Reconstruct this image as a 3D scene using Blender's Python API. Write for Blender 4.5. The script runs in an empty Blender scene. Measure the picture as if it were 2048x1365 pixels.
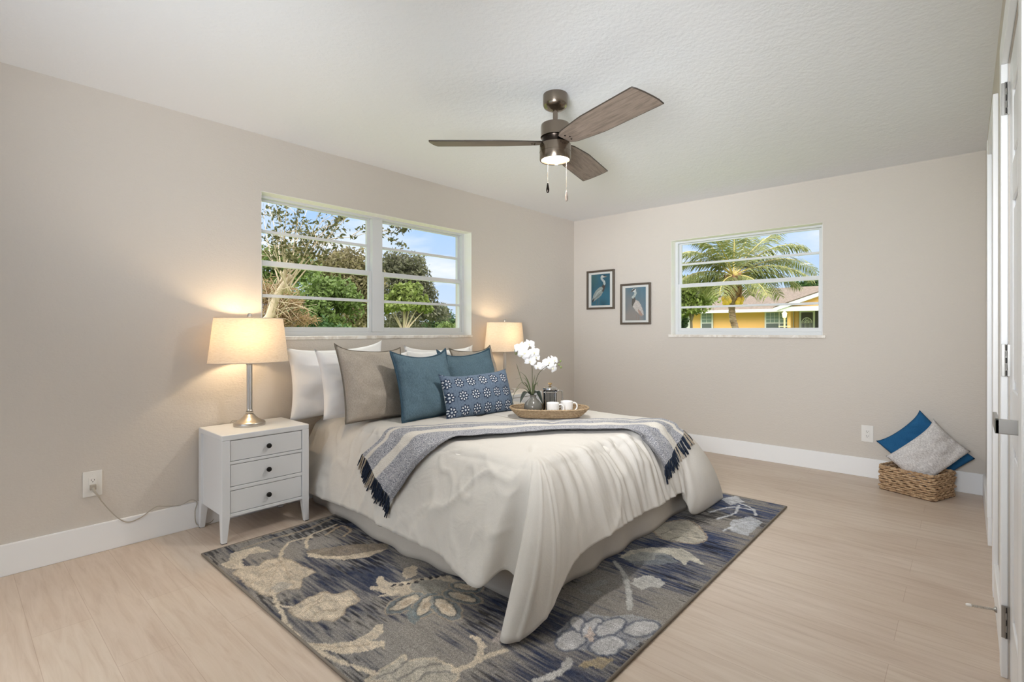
import bpy, bmesh, math, random
import numpy as np
from mathutils import Vector, Matrix, Euler, noise
from mathutils.bvhtree import BVHTree

random.seed(7)
rng = np.random.default_rng(11)
R = math.radians
SC = bpy.context.scene
COL = SC.collection

# ------------------------------------------------------------------ camera
FPX, CX, HY = 1015.0, 1024.0, 661.5
AZ = R(41.8)
FW = (math.cos(AZ), math.sin(AZ))
RT = (math.sin(AZ), -math.cos(AZ))
CAM = (-4.90, -3.41, 1.167)
cd = bpy.data.cameras.new('camera')
cd.sensor_width = 36.0
cd.lens = FPX / 2048 * 36.0
cd.shift_y = (HY - 682.5) / 2048
cd.clip_start = 0.02
cd.clip_end = 500
cam = bpy.data.objects.new('camera', cd)
cam.location = CAM
cam.rotation_euler = (R(90), 0, AZ - R(90))
COL.objects.link(cam)
SC.camera = cam

# ------------------------------------------------------------------ colour management
SC.view_settings.view_transform = 'Standard'
SC.view_settings.look = 'None'
SC.view_settings.exposure = 0.24
SC.view_settings.gamma = 1.0
SC.view_settings.use_curve_mapping = False
SC.cycles.use_denoising = True
SC.cycles.max_bounces = 10
SC.cycles.diffuse_bounces = 6
SC.cycles.transparent_max_bounces = 24
SC.cycles.caustics_reflective = False
SC.cycles.caustics_refractive = False
SC.cycles.sample_clamp_indirect = 6.0


def lin(r, g, b):
    f = lambda c: c / 12.92 if c <= 0.04045 else ((c + 0.055) / 1.055) ** 2.4
    return (f(r / 255), f(g / 255), f(b / 255), 1.0)


# ------------------------------------------------------------------ sky
W = bpy.data.worlds.new('sky')
SC.world = W
W.use_nodes = True
nt = W.node_tree
nt.nodes.clear()
N = nt.nodes.new
tc = N('ShaderNodeTexCoord')
sep = N('ShaderNodeSeparateXYZ')
nt.links.new(tc.outputs['Generated'], sep.inputs[0])
ramp = N('ShaderNodeValToRGB')
nt.links.new(sep.outputs['Z'], ramp.inputs[0])
ramp.color_ramp.elements[0].position = 0.0
ramp.color_ramp.elements[0].color = lin(206, 222, 246)
ramp.color_ramp.elements[1].position = 0.32
ramp.color_ramp.elements[1].color = lin(150, 195, 247)
mp = N('ShaderNodeMapping')
mp.inputs['Scale'].default_value = (1.0, 1.0, 3.0)
mp.inputs['Location'].default_value = (0.3, 1.45, 0.2)
nt.links.new(tc.outputs['Generated'], mp.inputs[0])
nz = N('ShaderNodeTexNoise')
nz.inputs['Scale'].default_value = 3.2
nz.inputs['Detail'].default_value = 7
nt.links.new(mp.outputs[0], nz.inputs[0])
cr = N('ShaderNodeValToRGB')
cr.color_ramp.elements[0].position = 0.47
cr.color_ramp.elements[1].position = 0.64
nt.links.new(nz.outputs[0], cr.inputs[0])
mx = N('ShaderNodeMixRGB')
mx.inputs[2].default_value = lin(244, 246, 252)
nt.links.new(cr.outputs[0], mx.inputs[0])
nt.links.new(ramp.outputs[0], mx.inputs[1])
bg = N('ShaderNodeBackground')
# the sky overhead, above what the windows show, is brightened to light the room
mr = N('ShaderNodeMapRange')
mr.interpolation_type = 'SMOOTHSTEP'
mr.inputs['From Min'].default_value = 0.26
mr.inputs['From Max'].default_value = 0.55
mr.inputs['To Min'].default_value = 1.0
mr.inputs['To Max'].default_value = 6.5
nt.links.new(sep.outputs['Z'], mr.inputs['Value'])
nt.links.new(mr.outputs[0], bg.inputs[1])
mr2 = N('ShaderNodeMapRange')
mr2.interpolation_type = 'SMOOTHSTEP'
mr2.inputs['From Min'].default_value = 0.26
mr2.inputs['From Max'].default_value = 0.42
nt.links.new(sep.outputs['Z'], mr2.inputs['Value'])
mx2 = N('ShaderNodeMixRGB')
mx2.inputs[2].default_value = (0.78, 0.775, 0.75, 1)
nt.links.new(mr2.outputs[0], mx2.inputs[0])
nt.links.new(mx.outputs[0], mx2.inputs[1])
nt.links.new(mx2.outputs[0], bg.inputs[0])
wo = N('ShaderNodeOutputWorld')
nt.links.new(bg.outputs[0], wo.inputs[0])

# ------------------------------------------------------------------ sun, daylight portals and added fill
sl = bpy.data.lights.new('sun', 'SUN')
sl.energy = 1.1
sl.angle = R(2)
sl.color = (1.0, 0.95, 0.86)
so = bpy.data.objects.new('sun', sl)
so.rotation_euler = Vector((0.10, 0.72, -0.70)).to_track_quat('-Z', 'Y').to_euler()
so.location = (-8, -8, 12)
COL.objects.link(so)


def area(name, loc, direction, sx, sy, power, col):
    l = bpy.data.lights.new(name, 'AREA')
    l.shape = 'RECTANGLE'
    l.size, l.size_y = sx, sy
    l.energy = power
    l.color = col
    o = bpy.data.objects.new(name, l)
    o.location = loc
    o.rotation_euler = Vector(direction).to_track_quat('-Z', 'Z').to_euler()
    COL.objects.link(o)
    return o




def fill_spot(name, loc, aim, energy, deg=86):
    l = bpy.data.lights.new(name, 'SPOT')
    l.energy = energy
    l.color = (0.93, 0.965, 1.0)
    l.spot_size = R(deg)
    l.spot_blend = 1.0
    l.shadow_soft_size = 0.5
    o = bpy.data.objects.new(name, l)
    o.location = loc
    o.rotation_euler = (Vector(aim) - o.location).to_track_quat('-Z', 'Y').to_euler()
    COL.objects.link(o)


# unseen fill spots added beside the camera, aimed at ceiling and back wall
fill_spot('fill_far_ceiling', (-5.1, -3.0, 1.25), (-0.9, -2.4, 2.44), 90, 55)
fill_spot('fill_corner_ceiling', (-5.1, -3.0, 1.25), (-0.4, -0.6, 2.44), 360, 42)
fill_spot('fill_bed_ceiling', (-5.1, -2.9, 1.25), (-3.7, -0.3, 2.44), 185, 62)
fill_spot('fill_back_wall', (-5.1, -3.1, 1.7), (0.0, -1.9, 1.35), 410, 64)
for nm_, lc_, dr_, sx_, sy_ in (('daylight_bed_window', (-2.589, 0.19, 1.6), (0, -1, 0), 1.88, 0.95), ('daylight_back_window', (0.19, -1.8525, 1.6), (-1, 0, 0), 1.33, 0.95), ('portal_added_door', (-5.55, -1.275, 1.07), (1, 0, 0), 1.65, 2.15)):  # portals for both windows and the added door behind the camera
    area(nm_, lc_, dr_, sx_, sy_, 1, (1, 1, 1)).data.cycles.is_portal = True


# ------------------------------------------------------------------ helpers
def onz(x, y, z):
    u, v = (x - CX) / FPX, (HY - y) / FPX
    d = (FW[0] + u * RT[0], FW[1] + u * RT[1], v)
    s = (z - CAM[2]) / v
    return Vector((CAM[0] + s * d[0], CAM[1] + s * d[1], z))


def at(x, y, s):
    """point s metres in front of the camera plane seen in direction (x, y)"""
    u, v = (x - CX) / FPX, (HY - y) / FPX
    return Vector((CAM[0] + s * (FW[0] + u * RT[0]), CAM[1] + s * (FW[1] + u * RT[1]), CAM[2] + s * v))


class NT:
    def __init__(self, name):
        self.m = bpy.data.materials.new(name)
        self.m.use_nodes = True
        self.t = self.m.node_tree
        self.b = self.t.nodes['Principled BSDF']
        self.out = self.t.nodes['Material Output']
        self._c = None

    def n(self, typ, **kw):
        x = self.t.nodes.new(typ)
        for k, v in kw.items():
            setattr(x, k, v)
        return x

    def l(self, a, b):
        self.t.links.new(a, b)

    def coord(self, kind='Object', scale=(1, 1, 1), rot=(0, 0, 0), loc=(0, 0, 0)):
        if self._c is None:
            self._c = self.n('ShaderNodeTexCoord')
        m = self.n('ShaderNodeMapping')
        m.inputs['Scale'].default_value = scale
        m.inputs['Rotation'].default_value = rot
        m.inputs['Location'].default_value = loc
        self.l(self._c.outputs[kind], m.inputs[0])
        return m.outputs[0]

    def noise(self, vec, scale=5, detail=4, rough=0.5, dist=0.0):
        x = self.n('ShaderNodeTexNoise')
        x.inputs['Scale'].default_value = scale
        x.inputs['Detail'].default_value = detail
        x.inputs['Roughness'].default_value = rough
        x.inputs['Distortion'].default_value = dist
        self.l(vec, x.inputs[0])
        return x.outputs[0]

    def ramp(self, fac, stops):
        x = self.n('ShaderNodeValToRGB')
        e = x.color_ramp.elements
        while len(e) < len(stops):
            e.new(0.5)
        for i, (p, c) in enumerate(stops):
            e[i].position = p
            e[i].color = c
        self.l(fac, x.inputs[0])
        return x.outputs[0]

    def mix(self, fac, a, b, mode='MIX'):
        x = self.n('ShaderNodeMixRGB', blend_type=mode)
        for i, v in ((0, fac), (1, a), (2, b)):
            if hasattr(v, 'is_linked'):
                self.l(v, x.inputs[i])
            else:
                x.inputs[i].default_value = v
        return x.outputs[0]

    def bump(self, h, strength=0.2, dist=0.01):
        x = self.n('ShaderNodeBump')
        x.inputs['Strength'].default_value = strength
        x.inputs['Distance'].default_value = dist
        self.l(h, x.inputs['Height'])
        self.l(x.outputs[0], self.b.inputs['Normal'])

    def set(self, **kw):
        for k, v in kw.items():
            i = self.b.inputs[k.replace('_', ' ')]
            if hasattr(v, 'is_linked'):
                self.l(v, i)
            else:
                i.default_value = v
        return self


def plain(name, rgb, rough=0.5, metal=0.0, bump=0.0, bscale=200, **kw):
    q = NT(name)
    q.set(Base_Color=lin(*rgb), Roughness=rough, Metallic=metal, **kw)
    if bump:
        q.bump(q.noise(q.coord(), bscale, 3), bump, 0.004)
    return q.m


def fabric(name, c1, c2, scale=400, bump=0.25, rough=0.9, stretch=(1, 1, 1), wr=0.0, sheen=0.0):
    q = NT(name)
    v = q.coord('Object', stretch)
    n1 = q.noise(v, scale, 2, 0.6)
    n2 = q.noise(q.coord('Object'), 14, 3)
    c = q.mix(q.ramp(n1, [(0.35, (0, 0, 0, 1)), (0.65, (1, 1, 1, 1))]), lin(*c1), lin(*c2))
    c = q.mix(0.25, c, q.ramp(n2, [(0.3, lin(*c1)), (0.7, lin(*c2))]))
    q.set(Base_Color=c, Roughness=rough)
    q.b.inputs['Specular IOR Level'].default_value = 0.15
    if sheen:
        q.b.inputs['Sheen Weight'].default_value = sheen
    h = n1
    if wr:
        a = q.n('ShaderNodeMath', operation='MULTIPLY_ADD')
        q.l(q.noise(q.coord('Object'), 9, 4, 0.55, 0.6), a.inputs[0])
        a.inputs[1].default_value = wr
        q.l(n1, a.inputs[2])
        h = a.outputs[0]
    q.bump(h, bump, 0.003)
    return q.m


def linked(name, me, parent=None):
    o = bpy.data.objects.new(name, me)
    COL.objects.link(o)
    if parent is not None:
        o.parent = parent
    return o


class MB:
    """collects shapes, then builds them as one mesh object"""

    def __init__(self):
        self.v, self.f, self.mi = [], [], []

    def add(self, vs, fs, mi=0):
        o = len(self.v)
        self.v += [tuple(p) for p in vs]
        self.f += [tuple(i + o for i in f) for f in fs]
        self.mi += [mi] * len(fs)
        return self

    def box(self, a, b, mi=0, mat=None):
        x0, y0, z0 = a
        x1, y1, z1 = b
        vs = [Vector(p) for p in ((x0, y0, z0), (x1, y0, z0), (x1, y1, z0), (x0, y1, z0),
                                  (x0, y0, z1), (x1, y0, z1), (x1, y1, z1), (x0, y1, z1))]
        if mat is not None:
            vs = [mat @ p for p in vs]
        return self.add(vs, [(0, 3, 2, 1), (4, 5, 6, 7), (0, 1, 5, 4), (1, 2, 6, 5), (2, 3, 7, 6), (3, 0, 4, 7)], mi)

    def lathe(self, prof, n=32, c=(0, 0, 0), sx=1, sy=1, mi=0, caps=True, mat=None):
        vs, fs = [], []
        for r, z in prof:
            for i in range(n):
                a = 2 * math.pi * i / n
                vs.append(Vector((c[0] + r * sx * math.cos(a), c[1] + r * sy * math.sin(a), c[2] + z)))
        if mat is not None:
            vs = [mat @ p for p in vs]
        m = len(prof)
        for j in range(m - 1):
            for i in range(n):
                k = (i + 1) % n
                fs.append((j * n + i, j * n + k, (j + 1) * n + k, (j + 1) * n + i))
        if caps:
            fs.append(tuple(reversed(range(n))))
            fs.append(tuple((m - 1) * n + i for i in range(n)))
        return self.add(vs, fs, mi)

    def tube(self, pts, rad, n=8, closed=False, mi=0, caps=True):
        pts = [Vector(p) for p in pts]
        m = len(pts)
        if not hasattr(rad, '__len__'):
            rad = [rad] * m
        vs, fs = [], []
        prev = None
        for j in range(m):
            if closed:
                t = pts[(j + 1) % m] - pts[j - 1]
            else:
                t = pts[min(j + 1, m - 1)] - pts[max(j - 1, 0)]
            t.normalize()
            if prev is None:
                u = t.orthogonal().normalized()
            else:
                u = (prev - t * prev.dot(t))
                u = u.normalized() if u.length > 1e-6 else t.orthogonal().normalized()
            prev = u
            w = t.cross(u)
            for i in range(n):
                a = 2 * math.pi * i / n
                vs.append(pts[j] + (u * math.cos(a) + w * math.sin(a)) * rad[j])
        for j in range(m if closed else m - 1):
            j2 = (j + 1) % m
            for i in range(n):
                k = (i + 1) % n
                fs.append((j * n + i, j * n + k, j2 * n + k, j2 * n + i))
        if caps and not closed:
            fs.append(tuple(reversed(range(n))))
            fs.append(tuple((m - 1) * n + i for i in range(n)))
        return self.add(vs, fs, mi)

    def prism(self, poly, ext, mi=0):
        """poly: list of 3D points in a plane, ext: extrusion vector"""
        e = Vector(ext)
        k = len(poly)
        vs = [Vector(p) for p in poly] + [Vector(p) + e for p in poly]
        fs = [tuple(reversed(range(k))), tuple(range(k, 2 * k))]
        for i in range(k):
            j = (i + 1) % k
            fs.append((i, j, k + j, k + i))
        return self.add(vs, fs, mi)

    def grid(self, P, mi=0, closed_u=False):
        """P: array (nu, nv, 3)"""
        nu, nv = P.shape[:2]
        fs = []
        for i in range(nu if closed_u else nu - 1):
            i2 = (i + 1) % nu
            for j in range(nv - 1):
                fs.append((i * nv + j, i2 * nv + j, i2 * nv + j + 1, i * nv + j + 1))
        return self.add([tuple(p) for p in P.reshape(-1, 3)], fs, mi)

    def build(self, name, mats, parent=None, smooth=False, bevel=0.0, weld=False, seg=2, fix=True, sub=0, solid=0.0):
        me = bpy.data.meshes.new(name)
        me.from_pydata(self.v, [], self.f)
        if not isinstance(mats, (list, tuple)):
            mats = [mats]
        for m in mats:
            me.materials.append(m)
        if len(mats) > 1:
            me.polygons.foreach_set('material_index', self.mi)
        if fix or weld:
            bm = bmesh.new()
            bm.from_mesh(me)
            if weld:
                bmesh.ops.remove_doubles(bm, verts=bm.verts, dist=1e-5)
            if fix:
                bmesh.ops.recalc_face_normals(bm, faces=bm.faces)
            bm.to_mesh(me)
            bm.free()
        if smooth:
            me.polygons.foreach_set('use_smooth', [True] * len(me.polygons))
            if smooth != 'all':
                try:
                    me.set_sharp_from_angle(angle=R(40))
                except Exception:
                    pass
        me.update()
        o = linked(name, me, parent)
        if solid:
            s = o.modifiers.new('thick', 'SOLIDIFY')
            s.thickness = solid
            s.offset = -1
        if bevel:
            b = o.modifiers.new('bevel', 'BEVEL')
            b.width = bevel
            b.segments = seg
            b.limit_method = 'ANGLE'
            b.angle_limit = R(40)
        if sub:
            s = o.modifiers.new('sub', 'SUBSURF')
            s.levels = s.render_levels = sub
        return o


def tag(o, label, cat, group=None, kind=None):
    o['label'] = label
    o['category'] = cat
    if group:
        o['group'] = group
    if kind:
        o['kind'] = kind
    return o


def struct(o, label=None):
    o['kind'] = 'structure'
    return o


def thing(name, label, cat, loc=(0, 0, 0), rot=(0, 0, 0), group=None):
    o = bpy.data.objects.new(name, None)
    o.empty_display_size = 0.05
    o.location = loc
    o.rotation_euler = rot
    COL.objects.link(o)
    return tag(o, label, cat, group)


def copy_tree(o, parent=None):
    c = o.copy()
    COL.objects.link(c)
    if parent is not None:
        c.parent = parent
    for ch in list(o.children):
        copy_tree(ch, c)
    return c


def inpoly(px, py, poly):
    inside = np.zeros(px.shape, bool)
    n = len(poly)
    for i in range(n):
        x1, y1 = poly[i]
        x2, y2 = poly[(i + 1) % n]
        c = ((y1 > py) != (y2 > py))
        with np.errstate(divide='ignore', invalid='ignore'):
            xi = (x2 - x1) * (py - y1) / (y2 - y1 + 1e-12) + x1
        inside ^= c & (px < xi)
    return inside


def segdist(px, py, pts):
    d = np.full(px.shape, 1e9)
    for (x1, y1), (x2, y2) in zip(pts[:-1], pts[1:]):
        dx, dy = x2 - x1, y2 - y1
        L = dx * dx + dy * dy + 1e-12
        t = np.clip(((px - x1) * dx + (py - y1) * dy) / L, 0, 1)
        d = np.minimum(d, np.hypot(px - x1 - t * dx, py - y1 - t * dy))
    return d


def vnoise(x, y, seed=0):
    """smooth value noise, vectorised, about 0..1"""
    r = np.random.default_rng(seed).random((256, 256))
    xi, yi = np.floor(x).astype(int), np.floor(y).astype(int)
    fx, fy = x - xi, y - yi
    fx, fy = fx * fx * (3 - 2 * fx), fy * fy * (3 - 2 * fy)
    g = lambda a, b: r[a % 256, b % 256]
    return (g(xi, yi) * (1 - fx) + g(xi + 1, yi) * fx) * (1 - fy) + (g(xi, yi + 1) * (1 - fx) + g(xi + 1, yi + 1) * fx) * fy


def paint(me, cols):
    ca = me.color_attributes.new('pattern', 'FLOAT_COLOR', 'POINT')
    a = np.ones((len(me.vertices), 4), np.float32)
    a[:, :3] = cols
    ca.data.foreach_set('color', a.ravel())


def smoothcurve(pts, k=6):
    """Catmull-Rom through pts"""
    P = [np.array(p, float) for p in pts]
    P = [2 * P[0] - P[1]] + P + [2 * P[-1] - P[-2]]
    out = []
    for i in range(1, len(P) - 2):
        for j in range(k):
            t = j / k
            out.append(0.5 * (2 * P[i] + (P[i + 1] - P[i - 1]) * t + (2 * P[i - 1] - 5 * P[i] + 4 * P[i + 1] - P[i + 2]) * t * t
                              + (3 * P[i] - P[i - 1] - 3 * P[i + 1] + P[i + 2]) * t ** 3))
    out.append(P[-2])
    return [Vector(p) for p in out]


# ------------------------------------------------------------------ materials
def wall_mat(name, rgb, b=0.35, sc=70):
    q = NT(name)
    v = q.coord('Object', (1, 1, 1.6))
    n = q.noise(v, sc, 4, 0.6)
    n2 = q.noise(v, sc * 0.35, 3, 0.5)
    a = q.n('ShaderNodeMath', operation='ADD')
    q.l(n, a.inputs[0])
    q.l(n2, a.inputs[1])
    q.set(Base_Color=lin(*rgb), Roughness=0.75)
    q.b.inputs['Specular IOR Level'].default_value = 0.25
    q.bump(a.outputs[0], b, 0.006)
    return q.m


M_wall = wall_mat('beige_wall_paint', (208, 201, 193))
M_ceil = wall_mat('white_ceiling_paint', (234, 236, 239), 0.35, 45)
M_trim = plain('white_trim_paint', (240, 241, 243), 0.35)
M_door = plain('white_door_paint', (228, 229, 231), 0.3)
M_reveal = wall_mat('white_reveal_paint', (238, 236, 232), 0.2)
M_alu = plain('white_aluminium', (214, 216, 219), 0.4, 0.0)
M_stone = NT('pale_marble_sill')
_v = M_stone.coord()
M_stone.set(Base_Color=M_stone.ramp(M_stone.noise(_v, 9, 6, 0.6, 1.5), [(0.42, lin(214, 206, 196)), (0.6, lin(238, 234, 228))]), Roughness=0.3)
M_stone = M_stone.m
M_white = plain('white_lacquer', (226, 228, 231), 0.32)
M_knob = plain('dark_bronze_knob', (38, 36, 35), 0.35, 0.6)
M_nickel = plain('brushed_nickel', (204, 199, 192), 0.28, 1.0)
M_steel = plain('satin_steel', (165, 163, 160), 0.35, 1.0)
M_slot = plain('dark_slot', (30, 28, 27), 0.6)
M_outlet = plain('white_plastic', (232, 230, 226), 0.35)
M_rubber = plain('grey_rubber', (90, 88, 86), 0.8)


def glass_mat(name, tint=(1, 1, 1, 1), refl=0.5):
    q = NT(name)
    q.t.nodes.remove(q.b)
    tr = q.n('ShaderNodeBsdfTransparent')
    tr.inputs[0].default_value = tint
    gl = q.n('ShaderNodeBsdfGlossy')
    gl.inputs['Roughness'].default_value = 0.02
    fr = q.n('ShaderNodeFresnel')
    fr.inputs[0].default_value = 1.45
    k = q.n('ShaderNodeMath', operation='MULTIPLY')
    k.inputs[1].default_value = refl
    q.l(fr.outputs[0], k.inputs[0])
    mxs = q.n('ShaderNodeMixShader')
    q.l(k.outputs[0], mxs.inputs[0])
    q.l(tr.outputs[0], mxs.inputs[1])
    q.l(gl.outputs[0], mxs.inputs[2])
    q.l(mxs.outputs[0], q.out.inputs[0])
    return q.m


M_pane = glass_mat('window_glass', (0.98, 0.985, 0.98, 1), 0.10)

# floor
q = NT('light_oak_vinyl_planks')
v = q.coord('Object', (1, 1, 1), (0, 0, R(90)))
br = q.n('ShaderNodeTexBrick')
br.offset = 0.37
br.inputs['Color1'].default_value = (0.35, 0.35, 0.35, 1)
br.inputs['Color2'].default_value = (0.65, 0.65, 0.65, 1)
br.inputs['Mortar'].default_value = (0.0, 0.0, 0.0, 1)
br.inputs['Scale'].default_value = 1.0
br.inputs['Mortar Size'].default_value = 0.0011
br.inputs['Mortar Smooth'].default_value = 0.3
br.inputs['Brick Width'].default_value = 1.22
br.inputs['Row Height'].default_value = 0.18
q.l(v, br.inputs[0])
gr = q.noise(q.coord('Object', (16, 1.3, 1)), 2.2, 7, 0.62, 0.8)
gr2 = q.noise(q.coord('Object', (2.2, 0.8, 1)), 1.3, 4, 0.5, 1.0)
c = q.ramp(gr, [(0.28, lin(182, 162, 145)), (0.5, lin(202, 186, 171)), (0.75, lin(214, 200, 187))])
c = q.mix(0.35, c, q.ramp(gr2, [(0.3, lin(186, 164, 145)), (0.7, lin(213, 198, 184))]))
c = q.mix(0.10, c, br.outputs[0], 'OVERLAY')
c = q.mix(q.ramp(br.outputs['Fac'], [(0, (0, 0, 0, 1)), (1, (0.35, 0.35, 0.35, 1))]), c, lin(150, 124, 100))
q.set(Base_Color=c, Roughness=0.42)
q.b.inputs['Specular IOR Level'].default_value = 0.35
q.bump(gr, 0.06, 0.002)
M_floor = q.m

# ------------------------------------------------------------------ room shell
H = 2.44
X0 = -5.40        # wall behind the camera
Y1 = -3.516       # wall with the doors
W1 = (-3.53, -1.648, 1.125, 2.075)
W2 = (-2.518, -1.187, 1.125, 2.075)
TH = 0.22

struct(MB().box((X0 - 0.3, Y1 - 0.3, -0.15), (0.3, 0.3, 0)).build('floor', M_floor))
struct(MB().box((X0 - 0.9, Y1 - 0.9, H), (0.9, 0.9, H + 0.2)).build('ceiling', M_ceil))
a, b, z0, z1 = W1
m = MB()
m.box((X0 - TH, 0, 0), (a, TH, H)).box((b, 0, 0), (TH, TH, H)).box((a, 0, 0), (b, TH, z0)).box((a, 0, z1), (b, TH, H))
struct(m.build('wall_left', M_wall))
a, b, z0, z1 = W2
m = MB()
m.box((0, Y1 - TH, 0), (TH, a, H)).box((0, b, 0), (TH, 0, H)).box((0, a, 0), (TH, b, z0)).box((0, a, z1), (TH, b, H))
struct(m.build('wall_back', M_wall))
# wall behind the camera, its unseen glass door added to let in fill light
GD = (-2.1, -0.45, 2.15)
m = MB()
m.box((X0 - TH, Y1 - TH, 0), (X0, GD[0], H)).box((X0 - TH, GD[1], 0), (X0, 0, H)).box((X0 - TH, GD[0], GD[2]), (X0, GD[1], H))
struct(m.build('wall_front', M_wall))
m = MB()
ym = (GD[0] + GD[1]) / 2
for y in (GD[0], ym - 0.03, GD[1] - 0.06):
    m.box((X0 - 0.12, y, 0.0), (X0 - 0.06, y + 0.06, GD[2]))
m.box((X0 - 0.12, GD[0], 0), (X0 - 0.06, GD[1], 0.07)).box((X0 - 0.12, GD[0], GD[2] - 0.07), (X0 - 0.06, GD[1], GD[2]))
w3 = struct(m.build('window_3', M_alu))
for y in (GD[0], ym):
    MB().box((X0 - 0.093, y + 0.03, 0.03), (X0 - 0.087, y + (GD[1] - GD[0]) / 2 - 0.03, GD[2] - 0.03)).build('glass_pane', M_pane, w3)

# wall with two doorways (entry door and closet)
D1 = (-3.29, -2.53, 2.06)    # entry door
D2 = (-1.76, -1.13, 2.12)    # closet door
m = MB()
m.box((X0 - TH, Y1 - 0.12, 0), (D1[0], Y1, H)).box((D1[1], Y1 - 0.12, 0), (D2[0], Y1, H)).box((D2[1], Y1 - 0.12, 0), (TH, Y1, H))
m.box((D1[0], Y1 - 0.12, D1[2]), (D1[1], Y1, H)).box((D2[0], Y1 - 0.12, D2[2]), (D2[1], Y1, H))
struct(m.build('wall_right', M_wall))

# baseboards
BH, BT = 0.15, 0.016


def base(name, boxes):
    m = MB()
    for p, q_ in boxes:
        m.box(p, q_)
    return struct(m.build(name, M_trim, bevel=0.003))


base('baseboard_left', [((X0, -BT, 0), (0, 0.001, BH))])
base('baseboard_back', [((-BT, Y1, 0), (0.001, -BT, BH))])
base('baseboard_right', [((D2[1] + 0.0, Y1 - 0.001, 0), (-BT, Y1 + 0.017, BH)),
                         ((D1[1] + 0.085, Y1 - 0.001, 0), (D2[0] - 0.09, Y1 + 0.015, BH)),
                         ((X0, Y1 - 0.001, 0), (D1[0] - 0.09, Y1 + 0.015, BH))])
# casings
CT = 0.018
m = MB()
for (xa, xb, zt) in (D1,):
    m.box((xa - 0.085, Y1, 0), (xa, Y1 + CT, zt + 0.085)).box((xb, Y1, 0), (xb + 0.085, Y1 + CT, zt + 0.085)).box((xa, Y1, zt), (xb, Y1 + CT, zt + 0.085))
struct(m.build('trim_1', M_trim, bevel=0.003))
m = MB()
for (xa, xb, zt) in (D2,):
    m.box((xa - 0.09, Y1, 0), (xa, Y1 + CT, zt + 0.08)).box((xb, Y1, BH), (xb + 0.09, Y1 + CT + 0.002, zt + 0.08)).box((xa, Y1, zt), (xb, Y1 + CT, zt + 0.08))
struct(m.build('trim_2', M_trim, bevel=0.003))


def panel_door(name, xa, xb, ztop, yface, rows):
    o = struct(MB().box((xa + 0.003, yface - 0.035, 0.008), (xb - 0.003, yface - 0.008, ztop - 0.003)).build(name, M_door))
    # stiles and rails in front of the recessed panels
    w = xb - xa
    st = 0.11
    m = MB()
    xs = [xa + 0.003, xa + st, xa + w / 2 - 0.045, xa + w / 2 + 0.045, xb - st, xb - 0.003]
    for k in (0, 2, 4):
        m.box((xs[k], yface - 0.009, 0.008), (xs[k + 1], yface, ztop - 0.003))
    zs = [0.008] + [z for r in rows for z in r] + [ztop - 0.003]
    for k in range(0, len(zs), 2):
        for ka, kb in ((1, 2), (3, 4)):
            m.box((xs[ka], yface - 0.009, zs[k]), (xs[kb], yface, zs[k + 1]))
    m.build('frame', M_door, o, bevel=0.004)
    for r in rows:
        for ka, kb in ((1, 2), (3, 4)):
            g = 0.03
            MB().box((xs[ka] + g, yface - 0.009, r[0] + g), (xs[kb] - g, yface - 0.002, r[1] - g)).build('panel', M_door, o, bevel=0.006)
    return o


d1 = panel_door('door_1', D1[0], D1[1], D1[2], Y1 - 0.004, [(0.24, 0.80), (0.98, 1.58), (1.70, 1.93)])
d2 = panel_door('door_2', D2[0], D2[1], D2[2], Y1 - 0.006, [(0.24, 0.80), (0.98, 1.58), (1.70, 1.99)])

# hinges of the entry door
for z in (0.19, 1.067, 1.944):
    h = MB().box((D1[1] - 0.003, Y1 - 0.006, z - 0.054), (D1[1] + 0.001, Y1 + 0.017, z + 0.054)).build('hinge', M_steel, d1, bevel=0.001)
    m = MB()
    for k in range(5):
        m.lathe([(0.0035, 0), (0.0035, 0.0205)], 10, (D1[1] - 0.0045, Y1 + 0.0055, z - 0.054 + k * 0.0218))
    m.build('knuckle', M_steel, h, smooth=True)
    m = MB()
    for k in (-0.042, 0, 0.042):
        m.box((D1[1] - 0.0092, Y1 + 0.003, z + k - 0.009), (D1[1] - 0.0075, Y1 + 0.0065, z + k + 0.009))
    m.build('slot', M_slot, h)
# lever handle
lv = MB().lathe([(0.032, 0), (0.032, 0.006), (0.029, 0.009)], 32, mat=Matrix.Translation((-3.22, Y1 - 0.004, 0.937)) @ Matrix.Rotation(R(-90), 4, 'X')).build('handle', M_steel, d1, smooth=True)
m = MB()
m.box((-3.228, Y1, 0.921), (-3.212, Y1 + 0.054, 0.955))
m.box((-3.228, Y1 + 0.046, 0.921), (-3.075, Y1 + 0.054, 0.955))
m.build('lever', M_steel, lv, bevel=0.0015)

# door stop on the baseboard
ds = thing('door_stop', 'spring door stop with a pale tip on the baseboard beside the white door', 'door stop', (-2.16, Y1 + 0.015, 0.075))
dsm = Matrix.Rotation(R(-97), 4, 'X')
MB().lathe([(0.011, 0), (0.011, 0.004), (0.006, 0.01)], 16, mat=dsm).build('base', M_steel, ds, smooth=True)
pts = []
for i in range(160):
    a = i * 0.62
    pts.append(dsm @ Vector((0.0045 * math.cos(a), 0.0045 * math.sin(a), 0.008 + i * 0.00043)))
MB().tube(pts, 0.0013, 5).build('spring', M_nickel, ds, smooth='all')
MB().lathe([(0.0055, 0.074), (0.0065, 0.078), (0.0065, 0.088), (0.004, 0.092)], 14, mat=dsm).build('rubber_tip', M_outlet, ds, smooth=True)


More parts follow.
